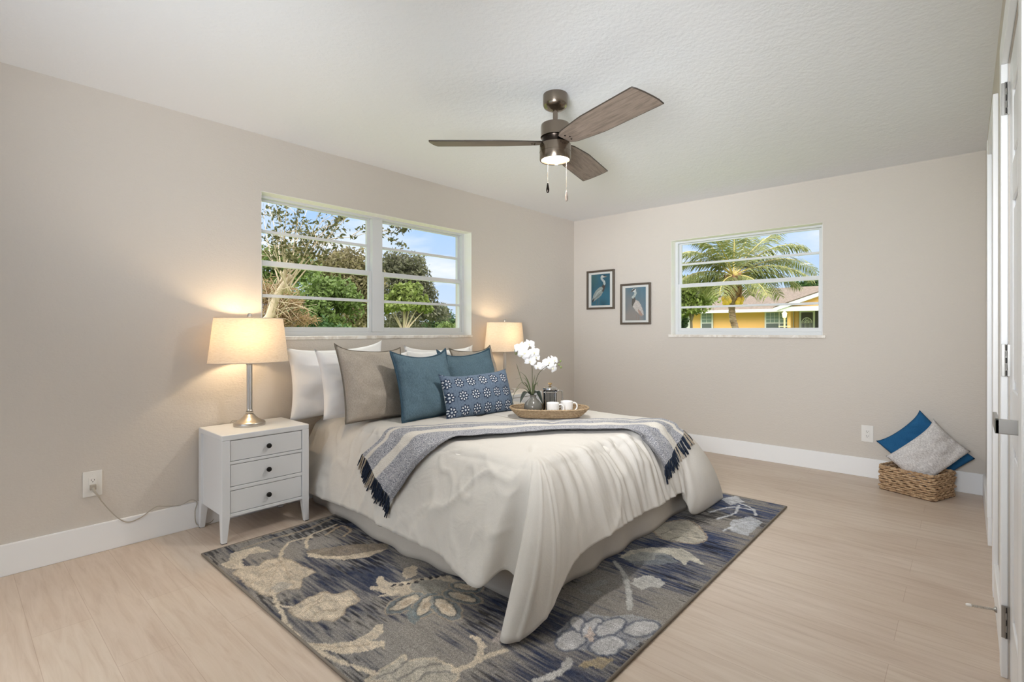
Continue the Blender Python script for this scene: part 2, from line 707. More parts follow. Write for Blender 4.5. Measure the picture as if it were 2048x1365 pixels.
# windows ---------------------------------------------------------------
def window_unit(idx, a, b, z0, z1, axis, mull=None):
    """axis 'x': wall along X at y=0, outside +Y; axis 'y': wall along Y at x=0, outside +X"""
    d0, d1_ = 0.10, 0.165

    def T(p):
        return p if axis == 'x' else (p[1], p[0], p[2])

    def bx(m, u0, u1, w0, w1, c0, c1):
        p, q_ = T((u0, w0, c0)), T((u1, w1, c1))
        return m.box(tuple(min(s, t) for s, t in zip(p, q_)), tuple(max(s, t) for s, t in zip(p, q_)))

    # outer frame is the window object itself
    m = MB()
    f = 0.028
    bx(m, a, a + f, d0, d1_, z0, z1)
    bx(m, b - f, b, d0, d1_, z0, z1)
    bx(m, a + f, b - f, d0, d1_, z1 - 0.02, z1)
    bx(m, a + f, b - f, d0, d1_, z0, z0 + 0.03)
    spans = [(a + f, b - f)]
    if mull:
        bx(m, mull[0], mull[1], d0 - 0.006, d1_, z0 + 0.03, z1 - 0.02)
        spans = [(a + f, mull[0]), (mull[1], b - f)]
    win = struct(m.build('window_%d' % idx, M_alu, bevel=0.002))
    for (p, s) in spans:
        # upper (outer) sash and lower (inner) sash
        for nm, w0, w1, c0, c1, mz in (('upper_sash', d0 + 0.036, d0 + 0.058, 1.605, z1 - 0.02, 1.840), ('lower_sash', d0 + 0.008, d0 + 0.03, z0 + 0.03, 1.640, 1.402)):
            k = 0.024
            m = MB()
            bx(m, p, p + k, w0, w1, c0, c1)
            bx(m, s - k, s, w0, w1, c0, c1)
            bx(m, p + k, s - k, w0, w1, c1 - (0.036 if nm == 'lower_sash' else 0.012), c1)
            bx(m, p + k, s - k, w0, w1, c0, c0 + (0.036 if nm == 'lower_sash' else 0.03))
            bx(m, p + k, s - k, w0 - 0.002, w1, mz - 0.010, mz + 0.010)
            sh = m.build(nm, M_alu, win, bevel=0.0015)
            gm = MB()
            wm = (w0 + w1) / 2
            bx(gm, p + k * 0.5, s - k * 0.5, wm - 0.0015, wm + 0.0015, c0 + 0.012, c1 - 0.006)
            gm.build('glass_pane', M_pane, sh)
    # reveal lining
    m = MB()
    bx(m, a - 0.0005, a + 0.003, 0.0, d0, z0, z1)
    bx(m, b - 0.003, b + 0.0005, 0.0, d0, z0, z1)
    bx(m, a, b, 0.0, d0, z1 - 0.003, z1 + 0.0005)
    m.build('reveal', M_reveal, win)
    m = MB()
    if axis == 'x':
        bx(m, a - 0.004, b + 0.004, -0.010, d0 + 0.01, z0 - 0.022, z0 + 0.002)
    else:
        bx(m, a - 0.022, b + 0.022, -0.020, 0.0, z0 - 0.022, z0 + 0.002)
        bx(m, a, b, 0.0, d0 + 0.01, z0 - 0.002, z0 + 0.002)
    m.build('sill', M_stone, win, bevel=0.004)
    return win


window_unit(1, W1[0], W1[1], W1[2], W1[3], 'x', (-2.64, -2.547))
window_unit(2, W2[0], W2[1], W2[2], W2[3], 'y')

# ------------------------------------------------------------------ rug
RX0, RX1, RY0, RY1 = -4.01, -1.212, -2.53, -0.462
st = 0.0058
nx, ny = int((RX1 - RX0) / st), int((RY1 - RY0) / st)
gx = np.linspace(RX0, RX1, nx)
gy = np.linspace(RY0, RY1, ny)
GX, GY = np.meshgrid(gx, gy, indexing='ij')


def c3(r, g, b):
    return np.array(lin(r, g, b)[:3])


def ra(x, y):
    p = onz(400 + x / 3.413, 1000 + y / 3.413, 0.012)
    return (p.x, p.y)


def rb(x, y):
    p = onz(900 + x / 2.926, 960 + y / 2.926, 0.012)
    return (p.x, p.y)


# worn ground: streaks run along the short side
s1 = vnoise(GX * 95, GY * 7, 1) * 0.5 + vnoise(GX * 190, GY * 13, 2) * 0.5
s2 = vnoise(GX * 4.2, GY * 3.0, 3) * 0.6 + vnoise(GX * 10, GY * 6, 4) * 0.4
s3 = vnoise(GX * 2.0 + 7, GY * 1.6, 5)
t = np.clip((GX - RX0) / (RX1 - RX0), 0, 1)
navy = np.clip((s2 * 0.62 + s1 * 0.50 + 0.06 * t - 0.53) * 5.2, 0, 1) * (0.72 + 0.28 * vnoise(GX * 120, GY * 22, 41))
grey = c3(154, 148, 141)[None, None] * (1 - 0.25 * s3[..., None]) * (0.78 + 0.44 * s1[..., None]) + c3(124, 134, 146)[None, None] * 0.25 * s3[..., None]
blue = c3(44, 52, 74)[None, None] * (1 - t[..., None] * 0.55) + c3(34, 62, 110)[None, None] * t[..., None] * 0.85  # navy yarn, bluer to the right partly from reflected light put into the colour
colr = grey * (1 - navy[..., None]) + blue * navy[..., None]
dark = np.clip((vnoise(GX * 160, GY * 16, 8) + vnoise(GX * 6, GY * 5, 9) - 1.24) * 5, 0, 1)
colr = colr * (1 - dark[..., None] * 0.75) + c3(26, 28, 38) * dark[..., None] * 0.75
ed = vnoise(GX * 60, GY * 60, 12) * 0.012 - 0.006      # ragged edges of the motifs
JX, JY = GX + ed, GY + (vnoise(GX * 55 + 9, GY * 55, 13) * 0.012 - 0.006)
cream, beige, pale, teal = c3(214, 201, 182), c3(186, 170, 150), c3(196, 196, 198), c3(120, 132, 138)
worn = 0.80 + 0.30 * vnoise(GX * 30, GY * 30, 20) * (0.5 + vnoise(GX * 110, GY * 20, 21))


def fill(poly, col, k=0.95):
    global colr
    mk = inpoly(JX, JY, poly)
    w = (k * np.clip(0.55 + vnoise(GX * 120, GY * 30, 22) * 0.9, 0, 1))[..., None] * mk[..., None]
    colr = colr * (1 - w) + col[None, None] * np.clip(worn, 0.6, 1.15)[..., None] * w


def stroke(pts, wd, col, k=0.9):
    global colr
    pts = [(p.x, p.y) for p in smoothcurve([(a, b, 0) for a, b in pts], 8)]
    w = np.clip((wd - segdist(JX, JY, pts)) / 0.004 + 0.5, 0, 1)[..., None] * k
    colr = colr * (1 - w) + col[None, None] * np.clip(worn, 0.6, 1.15)[..., None] * w


def outline(poly, wd, col, k=0.8):
    stroke(list(poly) + [poly[0]], wd, col, k)


def ell(cx, cy, dx, dy, wd, n=20):
    L = math.hypot(dx, dy) or 1e-6
    ux, uy = dx / L, dy / L
    return [(cx + ux * L * math.cos(2 * math.pi * i / n) - uy * wd * math.sin(2 * math.pi * i / n),
             cy + uy * L * math.cos(2 * math.pi * i / n) + ux * wd * math.sin(2 * math.pi * i / n)) for i in range(n)]


A = lambda *p: [ra(x, y) for x, y in p]
B = lambda *p: [rb(x, y) for x, y in p]
dk = c3(60, 60, 68)
# large flower near the night stand
f1 = A((220, 500), (300, 455), (400, 455), (450, 415), (545, 400), (640, 420), (700, 455), (785, 490), (740, 520), (690, 545), (680, 605), (600, 610), (560, 620), (500, 655), (440, 650), (350, 600), (280, 545))
fill(f1, cream)
outline(f1, 0.004, beige)
for q_ in (((545, 420), (430, 500), (330, 590)), ((545, 420), (500, 520), (470, 640)), ((545, 420), (600, 500), (640, 600))):
    stroke(A(*q_), 0.004, beige, 0.7)
fill(A((480, 600), (560, 560), (640, 580), (520, 640)), c3(160, 160, 160), 0.5)
fill(A((130, 440), (200, 420), (205, 370), (300, 340), (385, 320), (480, 350), (430, 362), (340, 372), (290, 410), (300, 450), (420, 452), (330, 480), (200, 470)), cream)
stroke(A((545, 400), (560, 350), (600, 300), (660, 275), (760, 255)), 0.009, cream)
# hatched leaf at the back edge
fill(A((730, 350), (860, 330), (1000, 310), (1180, 300), (1290, 300), (1280, 340), (1150, 390), (980, 410), (820, 400), (740, 390)), c3(150, 140, 128), 0.9)
fill(A((730, 360), (850, 385), (980, 385), (1130, 360), (1285, 335), (1150, 392), (980, 412), (820, 402), (740, 392)), cream)
stroke(A((735, 330), (725, 285), (760, 240), (860, 200), (930, 170)), 0.008, cream)
stroke(A((860, 240), (960, 180), (1030, 210), (980, 250)), 0.007, beige)
for q_ in (((250, 300), (420, 250), (560, 210)), ((500, 230), (680, 175), (860, 120)), ((600, 240), (760, 190), (900, 130)), ((300, 330), (440, 285), (600, 240))):
    stroke(A(*q_), 0.012, beige, 0.55)
# rose
f3 = A((610, 750), (700, 690), (740, 665), (800, 650), (850, 628), (905, 650), (960, 640), (1020, 620), (1060, 650), (1080, 700), (1010, 730), (970, 790), (900, 830), (840, 815), (780, 832), (690, 810), (640, 790))
fill(f3, cream, 1.0)
outline(f3, 0.005, beige)
for q_ in (((690, 790), (780, 720), (880, 690), (1000, 700)), ((760, 810), (830, 760), (930, 760)), ((720, 720), (800, 690), (840, 650))):
    stroke(A(*q_), 0.004, beige, 0.8)
stroke(A((505, 650), (520, 710), (560, 780), (600, 860), (700, 960), (820, 1040), (1000, 1120), (1190, 1185)), 0.008, cream)
stroke(A((520, 690), (560, 725), (630, 735)), 0.006, cream)
# big open flower beside the bed
fill(A((1150, 590), (1215, 595), (1195, 545), (1230, 520), (1300, 570), (1400, 560), (1480, 540), (1680, 515), (1775, 560), (1710, 620), (1500, 640), (1400, 655), (1210, 665), (1280, 640), (1165, 612)), cream)
fill(A((1380, 500), (1400, 465), (1450, 448), (1490, 465), (1475, 520), (1400, 545)), cream)
fill(ell(*ra(1600, 600), ra(1760, 620)[0] - ra(1600, 600)[0], ra(1760, 620)[1] - ra(1600, 600)[1], 0.07), c3(140, 142, 140), 0.8)
for q_ in ((1320, 585), (1370, 580), (1425, 575), (1480, 560), (1520, 545), (1570, 535), (1620, 525), (1665, 515)):
    p = ra(*q_)
    fill(ell(p[0], p[1], 0.012, 0, 0.011, 10), dk, 1.0)
for p0, p1, wd in (((1310, 760), (1490, 650), 0.032), ((1495, 790), (1585, 655), 0.03), ((1620, 675), (1735, 800), 0.032), ((1690, 635), (1885, 695), 0.028), ((1730, 580), (1900, 612), 0.028)):
    p, s = ra(*p0), ra(*p1)
    cx_, cy_, dx_, dy_ = (p[0] + s[0]) / 2, (p[1] + s[1]) / 2, (s[0] - p[0]) / 2, (s[1] - p[1]) / 2
    fill(ell(cx_, cy_, dx_ * 1.35, dy_ * 1.35, wd * 1.75), c3(128, 138, 142), 0.75)
    outline(ell(cx_, cy_, dx_ * 1.35, dy_ * 1.35, wd * 1.75), 0.004, beige, 0.7)
    fill(ell(cx_, cy_, dx_, dy_, wd), cream, 1.0)
    outline(ell(cx_, cy_, dx_, dy_, wd), 0.004, dk, 0.6)
    fill(ell(cx_, cy_, dx_ * 0.4, dy_ * 0.4, wd * 0.45), beige, 0.9)
fill(A((1460, 860), (1400, 790), (1430, 730), (1500, 800)), c3(130, 142, 146), 0.8)
# long leaf at the left edge
fill(A((740, 980), (900, 985), (1050, 960), (1150, 910), (1205, 850), (1245, 855), (1250, 900), (1220, 940), (1150, 965), (1260, 965), (1262, 1015), (1220, 1010), (1100, 1045), (950, 1055), (820, 1025)), cream, 1.0)
stroke(A((760, 985), (950, 1010), (1150, 985)), 0.004, beige)
# bottom flower
f6 = A((1290, 1130), (1400, 1060), (1420, 1100), (1560, 1080), (1700, 1130), (1760, 1180), (1740, 1246), (1650, 1300), (1450, 1290), (1250, 1246), (1130, 1240), (1200, 1190))
fill(f6, c3(190, 184, 172), 0.9)
outline(f6, 0.005, cream)
for q_ in (((1350, 1230), (1500, 1150), (1650, 1120)), ((1480, 1240), (1560, 1180), (1750, 1180)), ((1200, 1220), (1330, 1170), (1420, 1100))):
    stroke(A(*q_), 0.005, c3(128, 126, 124), 0.8)
fill(A((1840, 925), (1920, 945), (1955, 1000), (1935, 1060), (1850, 1120), (1890, 1045), (1900, 985)), cream, 1.0)
stroke(A((1750, 1170), (1850, 1125), (1960, 1070), (2080, 1030)), 0.012, cream)
fill(A((1990, 960), (2048, 900), (2090, 930), (2060, 1000)), c3(186, 176, 170), 0.8)
# foot side of the bed
f7 = B((1180, 295), (1230, 260), (1290, 245), (1400, 238), (1480, 300), (1505, 350), (1440, 372), (1390, 372), (1250, 350))
fill(f7, c3(196, 190, 176), 1.0)
outline(f7, 0.005, beige)
for q_ in (((1230, 320), (1320, 290), (1440, 310)), ((1290, 350), (1370, 330), (1480, 345))):
    stroke(B(*q_), 0.004, c3(130, 126, 118), 0.8)
fill(B((985, 455), (1050, 415), (1200, 395), (1360, 405), (1460, 465), (1490, 505), (1400, 470), (1370, 498), (1290, 440), (1200, 440), (1200, 470), (1060, 480)), c3(206, 202, 190), 1.0)
fill(B((1000, 460), (1120, 425), (1260, 430), (1340, 485), (1200, 500), (1080, 495)), c3(140, 146, 150), 0.7)
f8 = B((1055, 605), (1090, 575), (1150, 558), (1230, 580), (1255, 605), (1230, 635), (1160, 630), (1120, 645))
fill(f8, c3(204, 203, 200), 1.0)
stroke(B((965, 480), (1020, 560), (1045, 650), (1055, 760)), 0.011, c3(200, 200, 198))
stroke(B((900, 600), (840, 620), (780, 650), (860, 660)), 0.02, c3(160, 160, 160), 0.7)
# pale flower at the front right
fill(B((620, 900), (700, 830), (800, 770), (900, 800), (1060, 790), (1230, 830), (1180, 920), (1060, 990), (900, 1000), (720, 1000)), c3(176, 178, 184), 0.75)
for p0, p1, wd in (((650, 1000), (760, 880), 0.05), ((730, 800), (790, 900), 0.035), ((790, 920), (880, 810), 0.035), ((860, 920), (1010, 810), 0.04), ((1020, 900), (1220, 840), 0.045), ((830, 1010), (1010, 930), 0.05)):
    p, s = rb(*p0), rb(*p1)
    e = ell((p[0] + s[0]) / 2, (p[1] + s[1]) / 2, (s[0] - p[0]) / 2, (s[1] - p[1]) / 2, wd)
    fill(e, c3(206, 205, 206), 0.9)
    outline(e, 0.006, c3(84, 92, 112), 0.7)
fill(B((790, 920), (820, 860), (850, 900), (830, 950)), c3(206, 190, 180), 0.9)
fill(B((740, 1090), (850, 1040), (960, 1050), (900, 1110)), c3(200, 180, 140), 0.6)
stroke(B((500, 1185), (640, 1130), (700, 1060)), 0.014, c3(200, 198, 196))
# far right corner
fill(B((1580, 110), (1680, 95), (1720, 130), (1640, 150)), c3(214, 216, 222), 0.8)
fill(B((1640, 240), (1760, 215), (1830, 250), (1740, 330), (1640, 300)), c3(206, 210, 218), 0.8)
for q_ in (((1520, 190), (1650, 160), (1780, 180)), ((1560, 230), (1660, 200), (1690, 150)), ((1700, 140), (1770, 170), (1790, 210)), ((1600, 300), (1680, 260), (1800, 240))):
    stroke(B(*q_), 0.008, c3(214, 216, 222), 0.9)
bd = np.minimum(np.minimum(GX - RX0, RX1 - GX), np.minimum(GY - RY0, RY1 - GY)) < 0.004
colr[bd] = c3(134, 126, 116)

P = np.stack([GX, GY, np.full(GX.shape, 0.012)], -1)
q = NT('woven_rug_pile')
at_ = q.n('ShaderNodeVertexColor', layer_name='pattern')
v = q.coord('Object', (1, 0.55, 1))
sp = q.noise(v, 420, 2, 0.7)
sp2 = q.noise(v, 150, 3, 0.6)
k1 = q.ramp(sp, [(0.33, (0.45, 0.45, 0.45, 1)), (0.67, (1.45, 1.45, 1.45, 1))])
k2 = q.ramp(sp2, [(0.35, (0.8, 0.8, 0.8, 1)), (0.65, (1.16, 1.16, 1.16, 1))])
c = q.mix(1.0, at_.outputs[0], k1, 'MULTIPLY')
c = q.mix(1.0, c, k2, 'MULTIPLY')
q.set(Base_Color=c, Roughness=0.95)
q.b.inputs['Specular IOR Level'].default_value = 0.1
q.bump(sp, 0.5, 0.004)
m = MB()
m.grid(P)
o = m.build('area_rug', q.m, fix=False, smooth='all')
paint(o.data, colr.reshape(-1, 3))
# underside and edge binding
tag(o, 'navy and grey area rug with cream floral pattern under the bed', 'rug')
M_bind = plain('taupe_binding', (128, 120, 110), 0.9)
z = 0.0075
MB().tube([(RX0, RY0, z), (RX1, RY0, z), (RX1, RY1, z), (RX0, RY1, z)], 0.0065, 8, closed=True).build('binding', M_bind, o, smooth='all')
o.data.update()

# ------------------------------------------------------------------ bed
M_skirt = fabric('grey_skirt_cotton', (196, 189, 180), (206, 200, 192), 500, 0.12, wr=6)
M_sheet = fabric('white_cotton', (238, 234, 228), (244, 241, 236), 600, 0.12, wr=8)
M_quilt = fabric('ivory_cotton', (212, 208, 202), (220, 216, 210), 500, 0.22, wr=9)
bed = thing('bed', 'bed with a pleated grey skirt under the ivory comforter', 'bed', (0, 0, 0))
MB().box((-3.20, -2.02, 0.33), (-1.72, -0.06, 0.562)).build('mattress', M_sheet, bed, bevel=0.05, seg=4, smooth=True)
MB().box((-3.17, -1.99, 0.14), (-1.75, -0.08, 0.33)).build('box_spring', M_skirt, bed, bevel=0.02)
for x in (-3.05, -1.87):
    for y in (-0.2, -1.05):
        MB().lathe([(0.022, 0.013 if y < -0.462 else 0.0), (0.03, 0.14)], 16, (x, y, 0)).build('leg', M_knob, bed, smooth=True)
top = smoothcurve([(-3.19, -0.05, .33), (-3.20, -0.7, .33), (-3.20, -1.3, .33), (-3.20, -1.9, .33), (-3.185, -2.0, .33), (-3.14, -2.02, .33), (-2.5, -2.025, .33), (-1.8, -2.02, .33), (-1.74, -2.01, .33), (-1.725, -1.95, .33), (-1.72, -1.2, .33), (-1.72, -0.05, .33)], 60)
bot = smoothcurve([(-3.20, -0.05, .0), (-3.285, -0.7, .0), (-3.315, -1.3, .0), (-3.275, -1.9, .0), (-3.245, -2.03, .0), (-3.17, -2.065, .0), (-2.5, -2.06, .0), (-1.8, -2.06, .0), (-1.73, -2.05, .0), (-1.70, -1.97, .0), (-1.68, -1.2, .0), (-1.70, -0.05, .0)], 60)
rows = []
L = 0.0
for i, (a, b) in enumerate(zip(top, bot)):
    if i:
        L += (top[i] - top[i - 1]).length
    tn = (top[min(i + 1, len(top) - 1)] - top[max(i - 1, 0)]).normalized()
    o_ = Vector((tn.y, -tn.x, 0))
    if o_.dot(a - Vector((-2.46, -1.0, .33))) < 0:
        o_ = -o_
    r = []
    for j in range(12):
        w = j / 11
        p = a.lerp(b, w)
        p.z = 0.33 + (0.0145 if p.y < RY1 else 0.004) * w - 0.33 * w
        p += o_ * (w * (0.011 * math.sin(L * 17 + 1.3 * math.sin(L * 5)) + 0.012 * (noise.noise(Vector((L * 3, 0, 0))))) + 0.018 * math.sin(w * math.pi))
        r.append(tuple(p))
    rows.append(r)
MB().grid(np.array(rows)).build('bed_skirt', M_skirt, bed, smooth='all', solid=0.003, fix=False)

# ------------------------------------------------------------------ comforter
ZT = 0.588
# stations: edge point E, hem point Hm, control (x, y, z) or None, outward direction
def S(E, Hm, ctl=None, o=None):
    return dict(E=E, H=Hm, c=ctl, o=o)


LFT, FT, RTO = (-1, 0), (0, -1), (1, 0)
ST = [
    S((-3.19, -0.10), (-3.335, -0.12, .125), None, LFT),
    S((-3.195, -0.45), (-3.355, -0.48, .135), None, LFT),
    S((-3.20, -0.85), (-3.365, -0.90, .15), None, LFT),
    S((-3.20, -1.25), (-3.385, -1.30, .14), None, LFT),
    S((-3.20, -1.60), (-3.405, -1.64, .145), None, LFT),
    S((-3.20, -1.83), (-3.455, -1.84, .125), (-3.36, -1.84, .34), LFT),
    S((-3.20, -1.93), (-3.47, -1.955, .135), (-3.40, -1.965, .32), (-.98, -.18)),
    S((-3.20, -1.985), (-3.365, -2.00, .185), (-3.27, -2.00, .36), (-.9, -.4)),
    S((-3.20, -2.005), (-3.35, -2.065, .11), (-3.27, -2.045, .32), (-.8, -.6)),
    S((-3.20, -2.015), (-3.50, -2.115, .03), (-3.36, -2.12, .30), (-.75, -.66)),
    S((-3.197, -2.025), (-3.535, -2.155, .022), (-3.36, -2.17, .31), (-.66, -.75)),
    S((-3.19, -2.03), (-3.475, -2.20, .035), (-3.31, -2.21, .30), (-.55, -.83)),
    S((-3.17, -2.035), (-3.385, -2.225, .08), (-3.255, -2.21, .30), (-.4, -.92)),
    S((-3.14, -2.035), (-3.275, -2.22, .16), (-3.185, -2.18, .36), (-.2, -.98)),
    S((-3.06, -2.035), (-3.13, -2.195, .215), None, FT),
    S((-2.85, -2.035), (-2.87, -2.185, .225), None, FT),
    S((-2.60, -2.035), (-2.60, -2.175, .225), None, FT),
    S((-2.35, -2.035), (-2.33, -2.17, .215), None, FT),
    S((-2.10, -2.035), (-2.06, -2.165, .215), None, FT),
    S((-1.95, -2.035), (-1.96, -2.165, .19), None, FT),
    S((-1.85, -2.035), (-1.88, -2.16, .06), (-1.87, -2.235, .21), FT),
    S((-1.79, -2.035), (-1.74, -2.165, .022), (-1.74, -2.28, .22), (.1, -.99)),
    S((-1.75, -2.03), (-1.50, -2.17, .022), (-1.60, -2.28, .23), (.4, -.92)),
    S((-1.73, -2.025), (-1.335, -2.16, .022), (-1.50, -2.22, .26), (.66, -.75)),
    S((-1.72, -2.01), (-1.40, -2.10, .03), (-1.53, -2.11, .28), (.8, -.6)),
    S((-1.72, -1.98), (-1.52, -2.02, .14), (-1.60, -2.02, .34), (.9, -.4)),
    S((-1.72, -1.90), (-1.47, -1.90, .13), None, RTO),
    S((-1.72, -1.60), (-1.52, -1.60, .14), None, RTO),
    S((-1.72, -1.20), (-1.56, -1.20, .14), None, RTO),
    S((-1.72, -0.60), (-1.63, -0.60, .14), None, RTO),
    S((-1.73, -0.10), (-1.645, -0.10, .14), None, RTO),
]


def cr_(P, t):
    """Catmull-Rom over an array of station values at parameter t"""
    n = len(P)
    i = min(int(t), n - 2)
    f = t - i
    p0, p1, p2, p3 = P[max(i - 1, 0)], P[i], P[i + 1], P[min(i + 2, n - 1)]
    return 0.5 * (2 * p1 + (p2 - p0) * f + (2 * p0 - 5 * p1 + 4 * p2 - p3) * f * f + (3 * p1 - p0 - 3 * p2 + p3) * f ** 3)


ctl = []
for s in ST:
    E, Hm, o_ = np.array(s['E']), np.array(s['H']), np.array(s['o'], float)
    o_ /= np.linalg.norm(o_)
    I = np.array([*(E - o_ * 0.085), ZT])
    k = len(ctl)
    if 5 < k < 14 or 20 < k < 27:
        a_ = (k - 5) / 9 if k < 14 else (k - 20) / 7
        c0_ = (-3.075, -1.91) if k < 14 else (-1.845, -1.91)
        a_ = math.radians(180 + 90 * a_) if k < 14 else math.radians(270 + 90 * a_)
        I = np.array([c0_[0] + 0.04 * math.cos(a_), c0_[1] + 0.04 * math.sin(a_), ZT])
    P1 = np.array([*(E + o_ * 0.055), ZT + 0.002])
    if s['c'] is None:
        d = Hm[:2] - E
        c_ = np.array([*(E + o_ * 0.055 + d * 0.42), 0.33])
    else:
        c_ = np.array(s['c'])
    ctl.append(np.stack([I, P1, c_, Hm]))
ctl = np.array(ctl)
ts = []
for i in range(len(ST) - 1):
    L = np.linalg.norm(ctl[i + 1][3] - ctl[i][3]) * 0.6 + np.linalg.norm(ctl[i + 1][0] - ctl[i][0]) * 0.6
    k = max(7, int(L / 0.013))
    ts += [i + j / k for j in range(k)]
ts.append(len(ST) - 1.0)
NVS, NVT = 40, 26
rows = []
for t in ts:
    C = cr_(ctl, t).copy()
    i0 = min(int(t), len(ctl) - 2)
    C[:2] = ctl[i0][:2] * (1 - t + i0) + ctl[i0 + 1][:2] * (t - i0)
    r = []
    # top: from the spine to the inner ring
    I = C[0]
    sp_ = np.array([-2.46, np.clip(I[1], -1.35, 0.0), ZT + 0.012])
    for j in range(NVT):
        w = j / NVT
        p = sp_ * (1 - w) + I * w
        p[2] = ZT + 0.016 * (1 - w ** 2.2) * min(1.0, 0.2 + abs(p[1] + 0.0) * 1.5)
        r.append(p)
    for j in range(NVS):
        w = j / (NVS - 1)
        b = (1 - w)
        r.append(C[0] * b ** 3 + 3 * C[1] * b * b * w + 3 * C[2] * b * w * w + C[3] * w ** 3)
    rows.append(r)
G = np.array(rows)
nu, nv = G.shape[:2]
du = np.gradient(G, axis=0)
dv = np.gradient(G, axis=1)
nrm = np.cross(du, dv)
nrm /= (np.linalg.norm(nrm, axis=2, keepdims=True) + 1e-9)
if nrm[10, nv - 10, 0] > 0:
    nrm = -nrm
kz = np.clip(1 - (VV_ := np.concatenate([np.linspace(-1, 0, NVT, endpoint=False), np.linspace(0, 1, NVS)]))[None, :, None] / 0.12, 0, 1)
nrm = nrm * (1 - kz) + np.array([0, 0, 1.0]) * kz
nrm /= (np.linalg.norm(nrm, axis=2, keepdims=True) + 1e-9)
arc = np.concatenate([[0], np.cumsum(np.linalg.norm(np.diff(G[:, NVT + 12], axis=0), axis=1))])
UU = np.repeat(arc[:, None], nv, 1)
VV = np.concatenate([np.linspace(-1, 0, NVT, endpoint=False), np.linspace(0, 1, NVS)])[None].repeat(nu, 0)
side = np.clip(VV / 0.15, 0, 1)
foot = np.clip(1 - np.abs((GT := np.array(ts))[:, None] - 16.5) / 4.5, 0, 1)
left = np.clip((8 - GT[:, None]) / 2, 0, 1)
rip = (vnoise(UU * 21, VV * 1.7 + UU * 0.6, 31) - 0.5) * 0.042 + (vnoise(UU * 46, VV * 2.0, 32) - 0.5) * 0.026
fade = np.exp(-((VV - 0.27) / 0.20) ** 2)
dis = side * foot * (rip * (0.65 + 0.9 * fade))
dis += side * (vnoise(UU * 5, VV * 2.6, 33) - 0.5) * 0.030 * (1 - 0.5 * foot)
ridge = lambda a, b, sd, p: (1 - np.abs(2 * vnoise(a, b, sd) - 1)) ** p
dis += side * left * (0.013 * ridge(UU * 6 + VV * 2.2, VV * 2.4 - UU * 2.0, 34, 7) + 0.008 * ridge(UU * 11 - VV * 3, VV * 4 + UU * 2, 39, 6) - 0.004)
corner = np.clip(1 - np.abs(GT[:, None] - 11) / 3.2, 0, 1)
dis += side * corner * np.clip(VV * 3, 0, 1) * (0.012 * ridge(GT[:, None] * 1.7 + VV * 0.3, VV * 1.1 + 0.2, 40, 4) - 0.004)
dis += side * foot * 0.010 * ridge(UU * 9 + VV * 1.5, VV * 1.6 - UU * 1.2, 42, 7)
dis += (vnoise(G[..., 0] * 9, G[..., 1] * 9, 35) - 0.5) * 0.006 * (1 - side)
dis += side * np.clip((VV - 0.75) / 0.2, 0, 1) * (vnoise(UU * 16, VV * 0 + 3, 36) - 0.5) * 0.012
for sv in (0.20, 0.235):        # stitched seams round the top
    dis -= 0.0035 * np.exp(-((VV - sv) / 0.010) ** 2)
for (x, y) in ((-2.985, -1.83), (-2.45, -1.55), (-2.0, -1.85), (-2.5, -0.98)):   # tufts
    ang = 0.5
    ddx, ddy = G[..., 0] - x, G[..., 1] - y
    a_ = ddx * math.cos(ang) + ddy * math.sin(ang)
    b_ = -ddx * math.sin(ang) + ddy * math.cos(ang)
    dis -= 0.014 * np.exp(-((a_ / 0.05) ** 2 + (b_ / 0.014) ** 2)) * (VV < 0.1)
    dis -= 0.006 * np.exp(-((a_ / 0.10) ** 2 + (b_ / 0.06) ** 2)) * (VV < 0.1)
G = G + nrm * dis[..., None]
G[..., 2] = np.maximum(G[..., 2], 0.0165)
m = MB()
m.grid(G)
cf = m.build('comforter', M_quilt, smooth='all', fix=False, weld=True)
tag(cf, 'ivory quilted comforter draped over the bed with corners reaching the rug', 'comforter')
sd = cf.modifiers.new('thick', 'SOLIDIFY')
sd.thickness = 0.022
sd.offset = 1.0 if cf.data.polygons[len(cf.data.polygons) // 2].normal.z < 0 else -1.0
BVC = BVHTree.FromPolygons([tuple(p) for p in G.reshape(-1, 3)], [tuple(f) for f in m.f])

